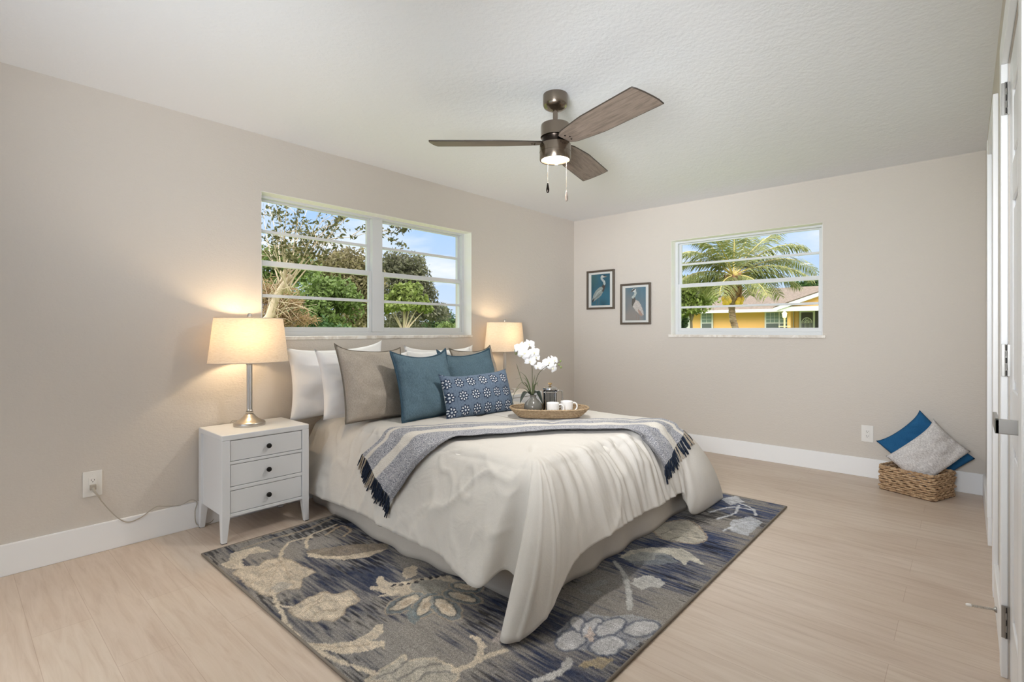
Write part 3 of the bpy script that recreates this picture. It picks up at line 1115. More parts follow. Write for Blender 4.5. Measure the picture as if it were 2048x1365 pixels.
# ------------------------------------------------------------------ throw blanket
NB, NS = 46, 170
rows, norms = [], []
for ib in range(NB):
    b = ib / (NB - 1)
    Sb = np.array([-3.15, -0.92 - 0.50 * b + 0.015 * math.sin(b * 7), ZT])
    Eb = np.array([-1.78 - 0.52 * b ** 0.9, -1.99, ZT])
    Le = np.array([-3.30, -0.815 - 0.37 * b, 0.455 - 0.185 * b])
    Re = np.array([-1.745 - 0.455 * b, -2.16, 0.53 - 0.15 * b])
    pts = smoothcurve([Le, Le * .5 + np.array([-3.25, -0.90 - 0.46 * b, 0.55]) * .5, np.array([-3.245, -0.90 - 0.46 * b, 0.55]), Sb, Sb * .66 + Eb * .34, Sb * .33 + Eb * .67, Eb,
                       np.array([-1.77 - 0.50 * b, -2.085, 0.55]), Re * .5 + np.array([-1.765 - 0.49 * b, -2.1, 0.55]) * .5, Re], 30)
    d = np.array([0] + [(pts[i + 1] - pts[i]).length for i in range(len(pts) - 1)]).cumsum()
    row, nr = [], []
    for s in np.linspace(0, d[-1], NS):
        i = min(int(np.searchsorted(d, s)), len(pts) - 1)
        i0 = max(i - 1, 0)
        f = 0 if i == i0 else (s - d[i0]) / (d[i] - d[i0] + 1e-9)
        p = pts[i0].lerp(pts[i], f)
        # direction towards the bed: down on top, sideways over the edges
        kl = min(1, max(0, (-3.13 - p.x) / 0.13))
        kf = min(1, max(0, (-1.97 - p.y) / 0.12))
        dr = Vector((kl, kf, -(1 - max(kl, kf) * 0.97))).normalized()
        hit = BVC.ray_cast(p - dr * 0.5, dr, 1.2)
        if hit[0] is None:
            hit = BVC.find_nearest(p)
        q_ = hit[0]
        row.append(q_)
        nr.append(-dr)
    rows.append(row)
    norms.append(nr)
T = np.array([[tuple(p) for p in r] for r in rows])
for _ in range(3):
    T[1:-1] = (T[:-2] + T[2:] + 2 * T[1:-1]) / 4
    T[:, 1:-1] = (T[:, :-2] + T[:, 2:] + 2 * T[:, 1:-1]) / 4
ND = np.array([[tuple(p) for p in r] for r in norms])
bb = np.linspace(0, 1, NB)[:, None].repeat(NS, 1)
ss = np.linspace(0, 1, NS)[None].repeat(NB, 0)
T = T + ND * (0.012 + 0.012 * np.exp(-((bb - 0.99) / 0.05) ** 2) + 0.006 * vnoise(bb * 7, ss * 22, 51))[..., None]
q = NT('striped_woven_throw')
ac = q.n('ShaderNodeVertexColor', layer_name='pattern')
hv = q.noise(q.coord('Object'), 240, 2, 0.8)
spk = q.ramp(hv, [(0.42, lin(92, 96, 112)), (0.60, lin(216, 216, 220))])
cs = q.mix(0.3, q.ramp(hv, [(0.4, lin(205, 198, 187)), (0.6, lin(236, 232, 226))]), lin(226, 221, 212))
sx_ = q.n('ShaderNodeSeparateXYZ')
q.l(ac.outputs[0], sx_.inputs[0])
c = q.mix(sx_.outputs[0], spk, cs)
c = q.mix(sx_.outputs[1], c, q.ramp(hv, [(0.42, lin(62, 64, 74)), (0.62, lin(176, 176, 182))]))
q.set(Base_Color=c, Roughness=0.95, Sheen_Weight=0.15)
q.b.inputs['Specular IOR Level'].default_value = 0.1
q.bump(hv, 0.6, 0.006)
th = MB().grid(T).build('throw_blanket', q.m, smooth='all', fix=False)
cream_ = np.where(((bb > 0.07) & (bb < 0.15)) | ((bb > 0.36) & (bb < 0.52)), 1.0, 0.0)
dark_ = np.clip((bb - 0.86) / 0.06, 0, 1)
cc = np.stack([cream_, dark_, np.zeros_like(bb)], -1)
paint(th.data, cc.reshape(-1, 3))
tag(th, 'blue grey and cream striped throw with navy tassels lying across the bed', 'throw blanket')
M_tn = fabric('navy_yarn', (20, 26, 38), (46, 56, 74), 300, 0.4)
M_tc = fabric('oat_yarn', (150, 136, 120), (196, 184, 168), 300, 0.4)
for end in (0, NS - 1):
    for k in range(34):
        b = (k + 0.5) / 34
        i = b * (NB - 1)
        p = Vector(T[int(i), end].tolist())
        nd = Vector(ND[int(i), end].tolist())
        inn = Vector(T[int(i), 6 if end == 0 else NS - 7].tolist())
        d0 = (p - inn).normalized()
        L = random.uniform(0.062, 0.092)
        mb_ = MB()
        for _ in range(3):
            d = (d0 * 0.5 + Vector((random.uniform(-.16, .16), random.uniform(-.16, .16), -1.0))).normalized()
            off = Vector((random.uniform(-.004, .004), random.uniform(-.004, .004), 0))
            path = []
            for s_ in range(6):
                w = s_ / 5
                c_ = p + off * w + d * L * w
                hit = BVC.ray_cast(c_ + nd * 0.3, -nd, 0.6)
                if hit[0] is not None:
                    dd = (c_ - hit[0]).dot(nd)
                    if dd < 0.008:
                        c_ = c_ + nd * (0.008 - dd + random.uniform(0, .004))
                path.append(c_)
            mb_.tube(path, [0.0026, 0.0032, 0.003, 0.0032, 0.003, 0.002], 6)
        oat = (0.03 < b < 0.16) or (0.38 < b < 0.50)
        mb_.build('tassel', M_tc if oat and k % 3 else M_tn, th, smooth='all')

# ------------------------------------------------------------------ pillows
def pillow(name, mat, w, h, th, loc, lean, yaw, label, cat='pillow', roll=0, pinch=0.06, n=34, seed=0, piping=None, flap=0.0, sag=0.12, wr=0.014, flange=0.0, backmat=None, group=None, piping_label=None):
    """cushion standing on its lower edge at loc, its face towards -Y before turning"""
    u = np.linspace(-1, 1, n)
    U, V = np.meshgrid(u, u, indexing='ij')
    cu, cv_ = 1 - U ** 2, 1 - V ** 2
    X = w / 2 * U * (1 - pinch * 1.5 * cv_ * np.abs(U) ** 2) + 0.018 * pinch / 0.05 * np.sign(U) * np.clip(np.abs(U) - .75, 0, 1) * np.abs(V) ** 3 * (w / .5)
    Z = h / 2 * V * (1 - pinch * 1.7 * cu * np.abs(V) ** 2 * (1 + 0.5 * np.sign(V))) + 0.02 * pinch / 0.05 * np.clip(V, 0, 1) ** 3 * np.abs(U) ** 6 * (1 + .5 * math.sin(seed * 2.1) * np.sign(U))
    f = np.clip(cu * cv_, 0, 1) ** 0.42
    Tk = th / 2 * f * (1 - sag * V)
    nz_ = (vnoise(U * 2.3 + seed * 3.1 + 20, V * 2.3 + 20, seed + 60) - 0.5) * 2 * wr + (vnoise(U * 5 + V * 2 + 30, V * 5 + seed + 30, seed + 61) - 0.5) * wr
    edge_w = np.clip(f * 1.6, 0, 1)
    # creases running in from the corners
    ang = np.arctan2(np.abs(V), np.abs(U))
    nz_ += 0.006 * np.sin(ang * 26 + seed) * np.clip(U ** 2 + V ** 2 - 0.55, 0, 1) * edge_w
    bow = 0.012 * np.sin(U * 3 + seed) * (V + 1) / 2 + 0.02 * np.clip(np.abs(U) - 0.8, 0, 1) * np.sign(U) * V
    Fr = np.stack([X, -Tk - nz_ * edge_w + bow, Z + h / 2 * 1.0], -1)
    Bk = np.stack([X, Tk * 0.8 + nz_ * edge_w * 0.5 + bow, Z + h / 2 * 1.0], -1)
    m = MB()
    m.grid(Fr, 0)
    m.grid(Bk[::-1], 1 if backmat else 0)
    o = m.build(name, [mat, backmat] if backmat else mat, smooth='all', weld=True)
    o.location = loc
    o.rotation_euler = (R(-lean), R(roll), R(yaw))
    tag(o, label, cat, group)
    ring = [tuple(Fr[i, 0]) for i in range(n)] + [tuple(Fr[-1, j]) for j in range(1, n)] + [tuple(Fr[i, -1]) for i in range(n - 2, -1, -1)] + [tuple(Fr[0, j]) for j in range(n - 2, 0, -1)]
    if piping:
        pm = MB().tube(ring, flange or 0.0045, 7, closed=True)
        p = pm.build('piping', piping, o, smooth='all')
        if piping_label:
            p['label'] = piping_label
    return o


M_wp = fabric('white_pillow_cotton', (240, 239, 240), (247, 246, 246), 600, 0.10, wr=7)
M_tp = fabric('taupe_linen', (166, 156, 144), (190, 181, 170), 260, 0.35, stretch=(1, 1, 0.35))
M_tpp = fabric('taupe_cord', (112, 104, 94), (134, 126, 115), 300, 0.3)
M_bl = fabric('dusty_blue_linen', (82, 104, 118), (106, 130, 144), 260, 0.35, stretch=(1, 1, 0.3))
M_blp = fabric('dark_blue_cord', (56, 80, 96), (74, 98, 114), 300, 0.3)
ZB = 0.60
pillow('bed_pillow', M_wp, 0.72, 0.47, 0.19, (-3.045, -0.150, ZB - 0.012), 4, 0, 'white bed pillow upright against the wall, nearest the left lamp', roll=-2, pinch=0.045, seed=1, wr=0.02, group='white bed pillows')
pillow('bed_pillow', M_wp, 0.70, 0.44, 0.20, (-2.985, -0.465, ZB + 0.002), 22, -2, 'white bed pillow slumped behind the taupe cushion on the left', roll=2, pinch=0.04, seed=2, wr=0.022, group='white bed pillows')
pillow('bed_pillow', M_wp, 0.74, 0.44, 0.19, (-2.13, -0.150, ZB - 0.012), 4, 0, 'white bed pillow against the wall nearest the right lamp', roll=1, pinch=0.045, seed=3, wr=0.02, group='white bed pillows')
pillow('bed_pillow', M_wp, 0.66, 0.44, 0.18, (-2.27, -0.44, ZB + 0.002), 20, 0, 'white bed pillow showing between the two tall blue cushions', roll=0, pinch=0.04, seed=4, wr=0.02, group='white bed pillows')
pillow('throw_pillow', M_tp, 0.50, 0.475, 0.17, (-3.035, -0.62, ZB - 0.004), 17, 2, 'taupe linen square cushion with dark piping, left on the bed', 'pillow', roll=2.0, pinch=0.05, seed=5, piping=M_tpp, flange=0.005, piping_label='darker taupe piped edge')
pillow('throw_pillow', M_tp, 0.46, 0.45, 0.13, (-2.02, -0.57, ZB), 22, 0, 'taupe linen cushion mostly hidden behind the right blue cushion', 'pillow', roll=-2, pinch=0.05, seed=6, piping=M_tpp, flange=0.005, piping_label='darker taupe piped edge')
pillow('throw_pillow', M_bl, 0.475, 0.44, 0.16, (-2.775, -0.815, ZB - 0.004), 19, 2, 'dusty blue linen cushion standing in front of the taupe one', 'pillow', roll=1.0, pinch=0.055, seed=7, piping=M_blp, flange=0.0075, piping_label='dark blue corded edge')
pillow('throw_pillow', M_bl, 0.50, 0.43, 0.15, (-2.235, -0.70, ZB), 22, -4, 'dusty blue linen cushion behind the patterned lumbar cushion', 'pillow', roll=-2.5, pinch=0.055, seed=8, piping=M_blp, flange=0.0075, piping_label='dark blue corded edge')

# patterned lumbar cushion
q = NT('block_printed_lumbar_cotton')
v = q.coord('Generated', (6.4, 1, 3.3), loc=(0.12, 0, 0.06))
sp_n = q.n('ShaderNodeSeparateXYZ')
q.l(v, sp_n.inputs[0])


def mth(op, a, b=None, c=None):
    x = q.n('ShaderNodeMath', operation=op)
    for i, val in enumerate((a, b, c)):
        if val is None:
            continue
        if hasattr(val, 'is_linked'):
            q.l(val, x.inputs[i])
        else:
            x.inputs[i].default_value = val
    return x.outputs[0]


fx = mth('SUBTRACT', mth('FRACT', sp_n.outputs[0]), 0.5)
fz = mth('SUBTRACT', mth('FRACT', sp_n.outputs[2]), 0.5)
rr = mth('SQRT', mth('ADD', mth('MULTIPLY', fx, fx), mth('MULTIPLY', fz, fz)))
an = mth('ARCTAN2', fz, fx)
ca_ = mth('COSINE', mth('MULTIPLY', an, 8.0))


def band(x, lo, hi):
    return mth('MULTIPLY', mth('GREATER_THAN', x, lo), mth('LESS_THAN', x, hi))


petal = mth('MULTIPLY', band(rr, 0.17, 0.30), mth('GREATER_THAN', ca_, 0.1))
core = mth('LESS_THAN', rr, 0.055)
white_ = mth('MAXIMUM', petal, core)
darkr = mth('MAXIMUM', band(rr, 0.10, 0.33), mth('MULTIPLY', band(rr, 0.33, 0.41), mth('GREATER_THAN', ca_, 0.2)))
dz = mth('SUBTRACT', mth('ABSOLUTE', fx), 0.485)
lines = mth('GREATER_THAN', mth('MAXIMUM', mth('ABSOLUTE', fx), 0.0), 0.485)
wv = q.noise(q.coord('Object'), 380, 2, 0.7)
basec = q.ramp(wv, [(0.35, lin(82, 98, 120)), (0.65, lin(130, 146, 166))])
c = q.mix(mth('MULTIPLY', lines, 0.4), basec, lin(58, 72, 96))
c = q.mix(mth('MULTIPLY', darkr, 0.85), c, lin(40, 52, 76))
c = q.mix(mth('MULTIPLY', white_, 0.95), c, lin(226, 230, 234))
q.set(Base_Color=c, Roughness=0.9)
q.b.inputs['Specular IOR Level'].default_value = 0.12
q.bump(wv, 0.3, 0.003)
M_lum = q.m
pillow('lumbar_pillow', M_lum, 0.56, 0.295, 0.17, (-2.485, -0.985, ZB - 0.004), 20, -9, 'small blue lumbar cushion printed with white flower medallions', 'pillow', roll=-1, pinch=0.035, seed=9, sag=0.05, wr=0.008, backmat=M_sheet)

# ------------------------------------------------------------------ night stands
def night_stand(loc, label):
    t = thing('nightstand', label, 'nightstand', loc, group='white night stands')
    w, d, h = 0.245, 0.19, 0.592
    p = 0.042
    m = MB()
    m.box((-w + 0.012, -d + p * 0.5, 0.142), (-w + 0.024, d - 0.01, 0.56))
    m.box((w - 0.024, -d + p * 0.5, 0.142), (w - 0.012, d - 0.01, 0.56))
    m.box((-w + 0.02, d - 0.02, 0.142), (w - 0.02, d - 0.008, 0.56))
    m.box((-w + 0.02, -d + 0.03, 0.142), (w - 0.02, d - 0.01, 0.158))
    for z0_, z1_ in ((0.138, 0.156), (0.283, 0.303), (0.427, 0.443), (0.560, 0.565)):
        m.box((-w + p, -d + 0.004, z0_), (w - p, -d + 0.03, z1_))
    m.build('case', M_white, t, bevel=0.0015)
    MB().box((-w, -d, 0.562), (w, d, h)).build('top', M_white, t, bevel=0.004)
    for sx in (-1, 1):
        for sy in (-1, 1):
            x, y = sx * (w - p / 2), sy * (d - p / 2)
            a_ = p / 2
            vs = []
            for z_, k in ((0.0, 0.62), (0.145, 1.0), (0.562, 1.0)):
                ox = sx * a_ * (1 - k) * -0.0
                xi0, xi1 = (x - a_, x + a_)
                if sx > 0:
                    xi0 = xi1 - 2 * a_ * k
                else:
                    xi1 = xi0 + 2 * a_ * k
                yi0, yi1 = (y - a_, y + a_)
                if sy > 0:
                    yi0 = yi1 - 2 * a_ * k
                else:
                    yi1 = yi0 + 2 * a_ * k
                vs += [(xi0, yi0, z_), (xi1, yi0, z_), (xi1, yi1, z_), (xi0, yi1, z_)]
            fs = [(3, 2, 1, 0), (8, 9, 10, 11)]
            for k in range(2):
                for i in range(4):
                    j = (i + 1) % 4
                    fs.append((k * 4 + i, k * 4 + j, k * 4 + 4 + j, k * 4 + 4 + i))
            l_ = MB().add(vs, fs).build('leg', M_white, t, bevel=0.002)
            zz = 0.004
            k = 0.5
            cx_, cy_ = (vs[0][0] + vs[2][0]) / 2, (vs[0][1] + vs[2][1]) / 2
            g = MB().box((cx_ - 0.011, cy_ - 0.011, -0.0), (cx_ + 0.011, cy_ + 0.011, zz)).build('foot_glide', M_knob, l_)
            g.scale = (1.19, 1.19, 1.0)
            g.location = (cx_ * -0.19, cy_ * -0.19, 0)
    for z0_, z1_ in ((0.159, 0.280), (0.306, 0.424), (0.446, 0.557)):
        dr = MB().box((-w + p + 0.003, -d + 0.006, z0_), (w - p - 0.003, -d + 0.10, z1_)).build('drawer', M_white, t, bevel=0.0012)
        MB().lathe([(0.005, 0.0), (0.006, 0.012), (0.0135, 0.016), (0.0145, 0.022), (0.012, 0.028), (0.004, 0.031)], 20,
                   mat=Matrix.Translation((0, -d + 0.006, (z0_ + z1_) / 2)) @ Matrix.Rotation(R(90), 4, 'X')).build('knob', M_knob, dr, smooth=True)
    return t


n1 = night_stand((-3.650, -0.208, 0), 'white three drawer nightstand left of the bed, by the wall outlet')
n2 = copy_tree(n1)
n2.location = (-1.345, -0.208, 0)
n2['label'] = 'white nightstand half hidden behind the bed and tray, right of the bed'

# ------------------------------------------------------------------ table lamps
q = NT('linen_lamp_shade')
q.t.nodes.remove(q.b)
v = q.coord('Object', (1, 1, 5))
n_ = q.noise(v, 60, 3, 0.6)
v2 = q.coord('Object', (3, 3, 40))
n2_ = q.noise(v2, 14, 3, 0.6)
c = q.mix(0.5, q.ramp(n_, [(0.3, lin(222, 210, 194)), (0.7, lin(240, 232, 220))]), q.ramp(n2_, [(0.35, lin(216, 202, 184)), (0.6, lin(240, 233, 222))]))
df = q.n('ShaderNodeBsdfDiffuse')
tl = q.n('ShaderNodeBsdfTranslucent')
q.l(c, df.inputs[0])
q.l(q.mix(1.0, c, (1.0, 0.86, 0.62, 1), 'MULTIPLY'), tl.inputs[0])
ms = q.n('ShaderNodeMixShader')
ms.inputs[0].default_value = 0.17
q.l(df.outputs[0], ms.inputs[1])
q.l(tl.outputs[0], ms.inputs[2])
q.l(ms.outputs[0], q.out.inputs[0])
M_shade = q.m
M_bulb = NT('lit_bulb')
M_bulb.set(Base_Color=(1, .9, .7, 1), Emission_Color=(1, .74, .40, 1), Emission_Strength=6)
M_bulb = M_bulb.m


def table_lamp(loc, label, power, yaw=0):
    t = thing('table_lamp', label, 'table lamp', loc, (0, 0, 0), 'table lamps on the night stands')
    MB().lathe([(0.087, 0.0), (0.088, 0.004), (0.088, 0.017), (0.085, 0.021), (0.070, 0.028), (0.050, 0.040), (0.034, 0.055), (0.024, 0.068), (0.016, 0.072)], 48).build('base', M_nickel, t, smooth=True)
    m = MB()
    m.lathe([(0.013, 0.070), (0.021, 0.074), (0.022, 0.080), (0.015, 0.084), (0.020, 0.088), (0.0165, 0.094), (0.0155, 0.10)], 32)
    # reeded column
    vs = []
    n = 64
    for z_ in (0.098, 0.37):
        for i in range(n):
            a = 2 * math.pi * i / n
            r = 0.0165 - 0.0022 * abs(math.sin(a * 6)) * (1 if z_ < 0.2 else 0.85)
            vs.append((r * math.cos(a), r * math.sin(a), z_))
    m.add(vs, [(i, (i + 1) % n, n + (i + 1) % n, n + i) for i in range(n)])
    m.lathe([(0.015, 0.365), (0.019, 0.370), (0.019, 0.378), (0.016, 0.384), (0.030, 0.398), (0.031, 0.404), (0.012, 0.406)], 32)
    m.build('column', M_nickel, t, smooth=True)
    m = MB()
    m.lathe([(0.014, 0.404), (0.016, 0.41), (0.016, 0.455), (0.011, 0.46)], 20)
    m.tube(smoothcurve([(-0.014, 0, 0.412), (-0.055, 0, 0.46), (-0.058, 0, 0.54), (-0.03, 0, 0.63), (0, 0, 0.642), (0.03, 0, 0.63), (0.058, 0, 0.54), (0.055, 0, 0.46), (0.014, 0, 0.412)]), 0.002, 6)
    m.build('harp', M_nickel, t, smooth=True)
    MB().lathe([(0.004, 0.640), (0.011, 0.646), (0.013, 0.656), (0.013, 0.668), (0.010, 0.677), (0.003, 0.681)], 20).build('finial', M_nickel, t, smooth=True)
    ax, by = 0.228, 0.150
    k = 0.858
    m = MB()
    z0_, z1_ = 0.384, 0.650
    n = 72
    vs, fs = [], []
    for zc, kk in ((z0_, 1.0), (z1_, k)):
        for i in range(n):
            a = 2 * math.pi * i / n
            vs.append((ax * kk * math.cos(a), by * kk * math.sin(a), zc))
    fs = [(i, (i + 1) % n, n + (i + 1) % n, n + i) for i in range(n)]
    sh = m.add(vs, fs).build('lamp_shade', M_shade, t, smooth=True)
    for zc, kk in ((z0_, 1.0), (z1_, k)):
        MB().tube([(ax * kk * math.cos(2 * math.pi * i / n), by * kk * math.sin(2 * math.pi * i / n), zc) for i in range(n)], 0.0022, 6, closed=True).build('rim', fabric_rim, sh, smooth='all')
    m = MB()
    m.tube([(-ax * k, 0, z1_ - 0.004), (ax * k, 0, z1_ - 0.004)], 0.0018, 6)
    m.tube([(0, -by * k, z1_ - 0.004), (0, by * k, z1_ - 0.004)], 0.0018, 6)
    m.build('spider', M_nickel, sh, smooth='all')
    MB().lathe([(0.011, 0.46), (0.014, 0.475), (0.027, 0.505), (0.030, 0.525), (0.026, 0.545), (0.012, 0.556), (0.002, 0.558)], 20).build('bulb', M_bulb, t, smooth=True)
    pl = bpy.data.lights.new('bulb_light', 'POINT')
    pl.energy = power
    pl.color = (1.0, 0.75, 0.46)
    pl.shadow_soft_size = 0.035
    lo = bpy.data.objects.new('bulb_light', pl)
    lo.location = (-0.02, 0.0, 0.535)
    COL.objects.link(lo)
    lo.parent = t
    return t


fabric_rim = plain('shade_trim', (214, 202, 186), 0.8)
lamp1 = table_lamp((-3.664, -0.165, 0.592), 'brushed nickel lamp with a lit drum shade on the left nightstand', 12.5)
lamp2 = table_lamp((-1.405, -0.195, 0.592), 'brushed nickel lamp with a lit shade behind the orchid, right of the bed', 8.0)
# flex from the left lamp to the outlet (child of the lamp)
M_flex = plain('clear_grey_flex', (176, 168, 156), 0.35)
off = Vector(lamp1.location)
pts = [(-4.383, -0.030, 0.333), (-4.366, -0.036, 0.305), (-4.345, -0.026, 0.262), (-4.29, -0.024, 0.175), (-4.24, -0.022, 0.128), (-4.18, -0.022, 0.136), (-4.11, -0.022, 0.176), (-4.06, -0.022, 0.168), (-3.99, -0.022, 0.156),
       (-3.935, -0.022, 0.172), (-3.905, -0.023, 0.150), (-3.915, -0.023, 0.10), (-3.91, -0.024, 0.03), (-3.88, -0.024, 0.012), (-3.80, -0.012, 0.05), (-3.76, -0.010, 0.4), (-3.72, -0.010, 0.585), (-3.69, -0.022, 0.605), (-3.675, -0.06, 0.599), (-3.667, -0.075, 0.599)]
cord = MB().tube([p - off for p in smoothcurve(pts, 7)], 0.0028, 7).build('power_cord', M_flex, lamp1, smooth='all')
pm = MB()
pm.box((-4.396, -0.024, 0.336), (-4.370, -0.0065, 0.362), mat=Matrix.Translation(-off))
pm.tube([Vector(p) - off for p in ((-4.383, -0.020, 0.345), (-4.382, -0.030, 0.333), (-4.370, -0.036, 0.312), (-4.353, -0.030, 0.28))], [0.008, 0.0065, 0.005, 0.0032], 8)
pm.build('plug', M_flex, cord, smooth=True, bevel=0.003)


# ------------------------------------------------------------------ wall outlets
def outlet(loc, rz, label):
    t = thing('wall_outlet', label, 'outlet', loc, (0, 0, R(rz)), 'wall outlets')
    MB().box((-0.040, -0.006, -0.066), (0.040, 0, 0.066)).build('plate', M_outlet, t, bevel=0.003)
    rc = MB().box((-0.0165, -0.009, -0.033), (0.0165, -0.004, 0.033)).build('receptacle', M_outlet, t, bevel=0.001)
    for s in (-1, 1):
        z_ = s * 0.0185
        for x, w_, h_ in ((-0.0062, 0.0011, 0.0042), (0.0062, 0.0011, 0.0036)):
            MB().box((x - w_, -0.0094, z_ + 0.002 - h_), (x + w_, -0.0085, z_ + 0.002 + h_)).build('slot', M_slot, rc)
        MB().lathe([(0.0024, 0), (0.0024, 0.0008)], 12, mat=Matrix.Translation((0, -0.0086, z_ - 0.0075)) @ Matrix.Rotation(R(90), 4, 'X')).build('slot', M_slot, rc)
    for s in (-1, 1):
        MB().lathe([(0.0026, 0), (0.002, 0.001)], 12, mat=Matrix.Translation((0, -0.006, s * 0.048)) @ Matrix.Rotation(R(90), 4, 'X')).build('screw', M_outlet, t)
    return t


outlet((-4.383, 0, 0.365), 0, 'white wall outlet with the lamp flex plugged in, left of the nightstand')
outlet((0, -2.826, 0.345), -90, 'white wall outlet with empty sockets above the baseboard near the basket')

# ------------------------------------------------------------------ framed heron prints
M_frame = plain('bronze_wood_frame', (92, 82, 72), 0.4, 0.15)
M_mat = plain('white_mat_board', (236, 231, 226), 0.7)
M_glz = glass_mat('picture_glass', (0.98, 0.99, 0.99, 1), 0.6)


def print_mat(name):
    q = NT(name)
    a_ = q.n('ShaderNodeVertexColor', layer_name='pattern')
    q.set(Base_Color=a_.outputs[0], Roughness=0.5)
    return q.m


M_print = print_mat('heron_print_paper')


def picture(yc, zc, w, h, label, bgf, shapes):
    t = thing('framed_print', label, 'picture', (0, yc, zc), (0, 0, R(-90)), 'framed heron prints')
    fw, dp = 0.022, 0.024
    m = MB()
    for (xa, xb, za, zb) in ((-w / 2, w / 2, h / 2 - fw, h / 2), (-w / 2, w / 2, -h / 2, -h / 2 + fw), (-w / 2, -w / 2 + fw, -h / 2 + fw, h / 2 - fw), (w / 2 - fw, w / 2, -h / 2 + fw, h / 2 - fw)):
        m.box((xa, -dp, za), (xb, -0.001, zb))
    m.build('frame', M_frame, t, bevel=0.003)
    MB().box((-w / 2 + fw - .003, -0.010, -h / 2 + fw - .003), (w / 2 - fw + .003, -0.004, h / 2 - fw + .003)).build('mat_board', M_mat, t)
    pw, ph = w * 0.675, h * 0.80
    nx_, ny_ = 110, 170
    xs, ys = np.linspace(0, 1, nx_), np.linspace(0, 1, ny_)
    XX, YY = np.meshgrid(xs, ys, indexing='ij')
    P = np.stack([(XX - .5) * pw, np.full(XX.shape, -0.0112), (0.5 - YY) * ph], -1)
    col = bgf(XX, YY)
    jx, jy = XX + (vnoise(XX * 40, YY * 60, 70) - .5) * 0.03, YY + (vnoise(XX * 40 + 5, YY * 60, 71) - .5) * 0.02
    for s in shapes:
        if s[0] == 'p':
            mk = inpoly(jx, jy, s[1]).astype(float)
        else:
            pts = [(p.x, p.y) for p in smoothcurve([(a, b, 0) for a, b in s[1]], 6)]
            mk = np.clip((s[3] - segdist(jx, jy * 1.5, [(a, b * 1.5) for a, b in pts])) / 0.01 + .5, 0, 1)
        tex = 0.82 + 0.36 * vnoise(XX * 26 + YY * 8, YY * 50, 72)
        col = col * (1 - mk[..., None]) + (c3(*s[2])[None, None] * tex[..., None]) * mk[..., None]
    o = MB().grid(P).build('print', M_print, t, fix=False)
    paint(o.data, col.reshape(-1, 3))
    MB().box((-w / 2 + fw, -0.0150, -h / 2 + fw), (w / 2 - fw, -0.0135, h / 2 - fw)).build('glass', M_glz, t)
    return t


def bg1(x, y):
    k = (vnoise(x * 3, y * 3, 80) * .7 + vnoise(x * 9, y * 9, 81) * .3)[..., None]
    a = c3(26, 78, 96) * (1 - k) + c3(44, 116, 142) * k
    g = np.clip(1 - np.hypot(x - .05, y - .1) / .45, 0, 1)[..., None]
    return a * (1 - g * .7) + c3(60, 100, 90) * g * .7


def bg2(x, y):
    k = np.clip(y * 1.1 + (vnoise(x * 4, y * 3, 82) - .5) * .5, 0, 1)[..., None]
    a = c3(92, 124, 140) * (1 - k) + c3(150, 142, 138) * k
    g = np.clip((x - .75) * 4, 0, 1)[..., None]
    return a * (1 - g * .6) + c3(66, 112, 134) * g * .6


picture(-0.366, 1.623, 0.357, 0.437, 'framed heron print with a deep teal background, nearest the room corner', bg1, [
    ('s', [(.28, .82), (.28, .98)], (96, 92, 88), .012), ('s', [(.42, .76), (.42, .98)], (110, 100, 94), .012),
    ('p', [(.05, .82), (.10, .68), (.22, .54), (.40, .44), (.58, .40), (.66, .46), (.62, .60), (.52, .70), (.40, .76), (.22, .83), (.08, .88)], (150, 158, 154)),
    ('p', [(.04, .85), (.14, .76), (.16, .82), (.07, .90)], (44, 46, 50)),
    ('s', [(.20, .72), (.36, .58), (.52, .52)], (196, 200, 196), .018), ('s', [(.16, .80), (.34, .70), (.52, .62)], (108, 116, 114), .014),
    ('p', [(.56, .40), (.62, .34), (.76, .33), (.75, .42), (.66, .58), (.58, .54), (.64, .46)], (70, 58, 52)),
    ('s', [(.58, .07), (.55, .12), (.60, .19), (.70, .25), (.71, .33)], (190, 196, 194), .05),
    ('p', [(.52, .08), (.58, .04), (.68, .05), (.74, .08), (.70, .11), (.60, .12)], (214, 214, 210)),
    ('p', [(.62, .06), (.70, .035), (.80, .07), (.70, .075)], (44, 40, 40)), ('p', [(.70, .09), (.88, .085), (.72, .12)], (178, 150, 126)),
])
picture(-0.796, 1.450, 0.354, 0.438, 'framed heron print with a pale grey background, nearest the back window', bg2, [
    ('s', [(.55, .84), (.55, .99)], (150, 128, 118), .012), ('s', [(.66, .84), (.66, .99)], (150, 128, 118), .012),
    ('p', [(.40, .48), (.52, .38), (.66, .42), (.78, .56), (.88, .72), (.90, .84), (.78, .88), (.66, .80), (.52, .72), (.42, .62), (.32, .56)], (206, 196, 190)),
    ('p', [(.62, .66), (.74, .72), (.86, .84), (.78, .88), (.66, .80)], (176, 146, 132)),
    ('p', [(.34, .32), (.48, .30), (.52, .38), (.44, .48), (.34, .60), (.32, .46)], (92, 86, 82)),
    ('s', [(.44, .10), (.50, .16), (.46, .24), (.38, .30)], (196, 202, 198), .055),
    ('p', [(.32, .08), (.42, .02), (.52, .06), (.50, .14), (.38, .12)], (220, 220, 218)),
    ('p', [(.30, .10), (.40, .05), (.50, .04), (.46, .08), (.36, .11)], (52, 50, 52)), ('p', [(.36, .09), (.22, .14), (.36, .12)], (120, 96, 84)),
])

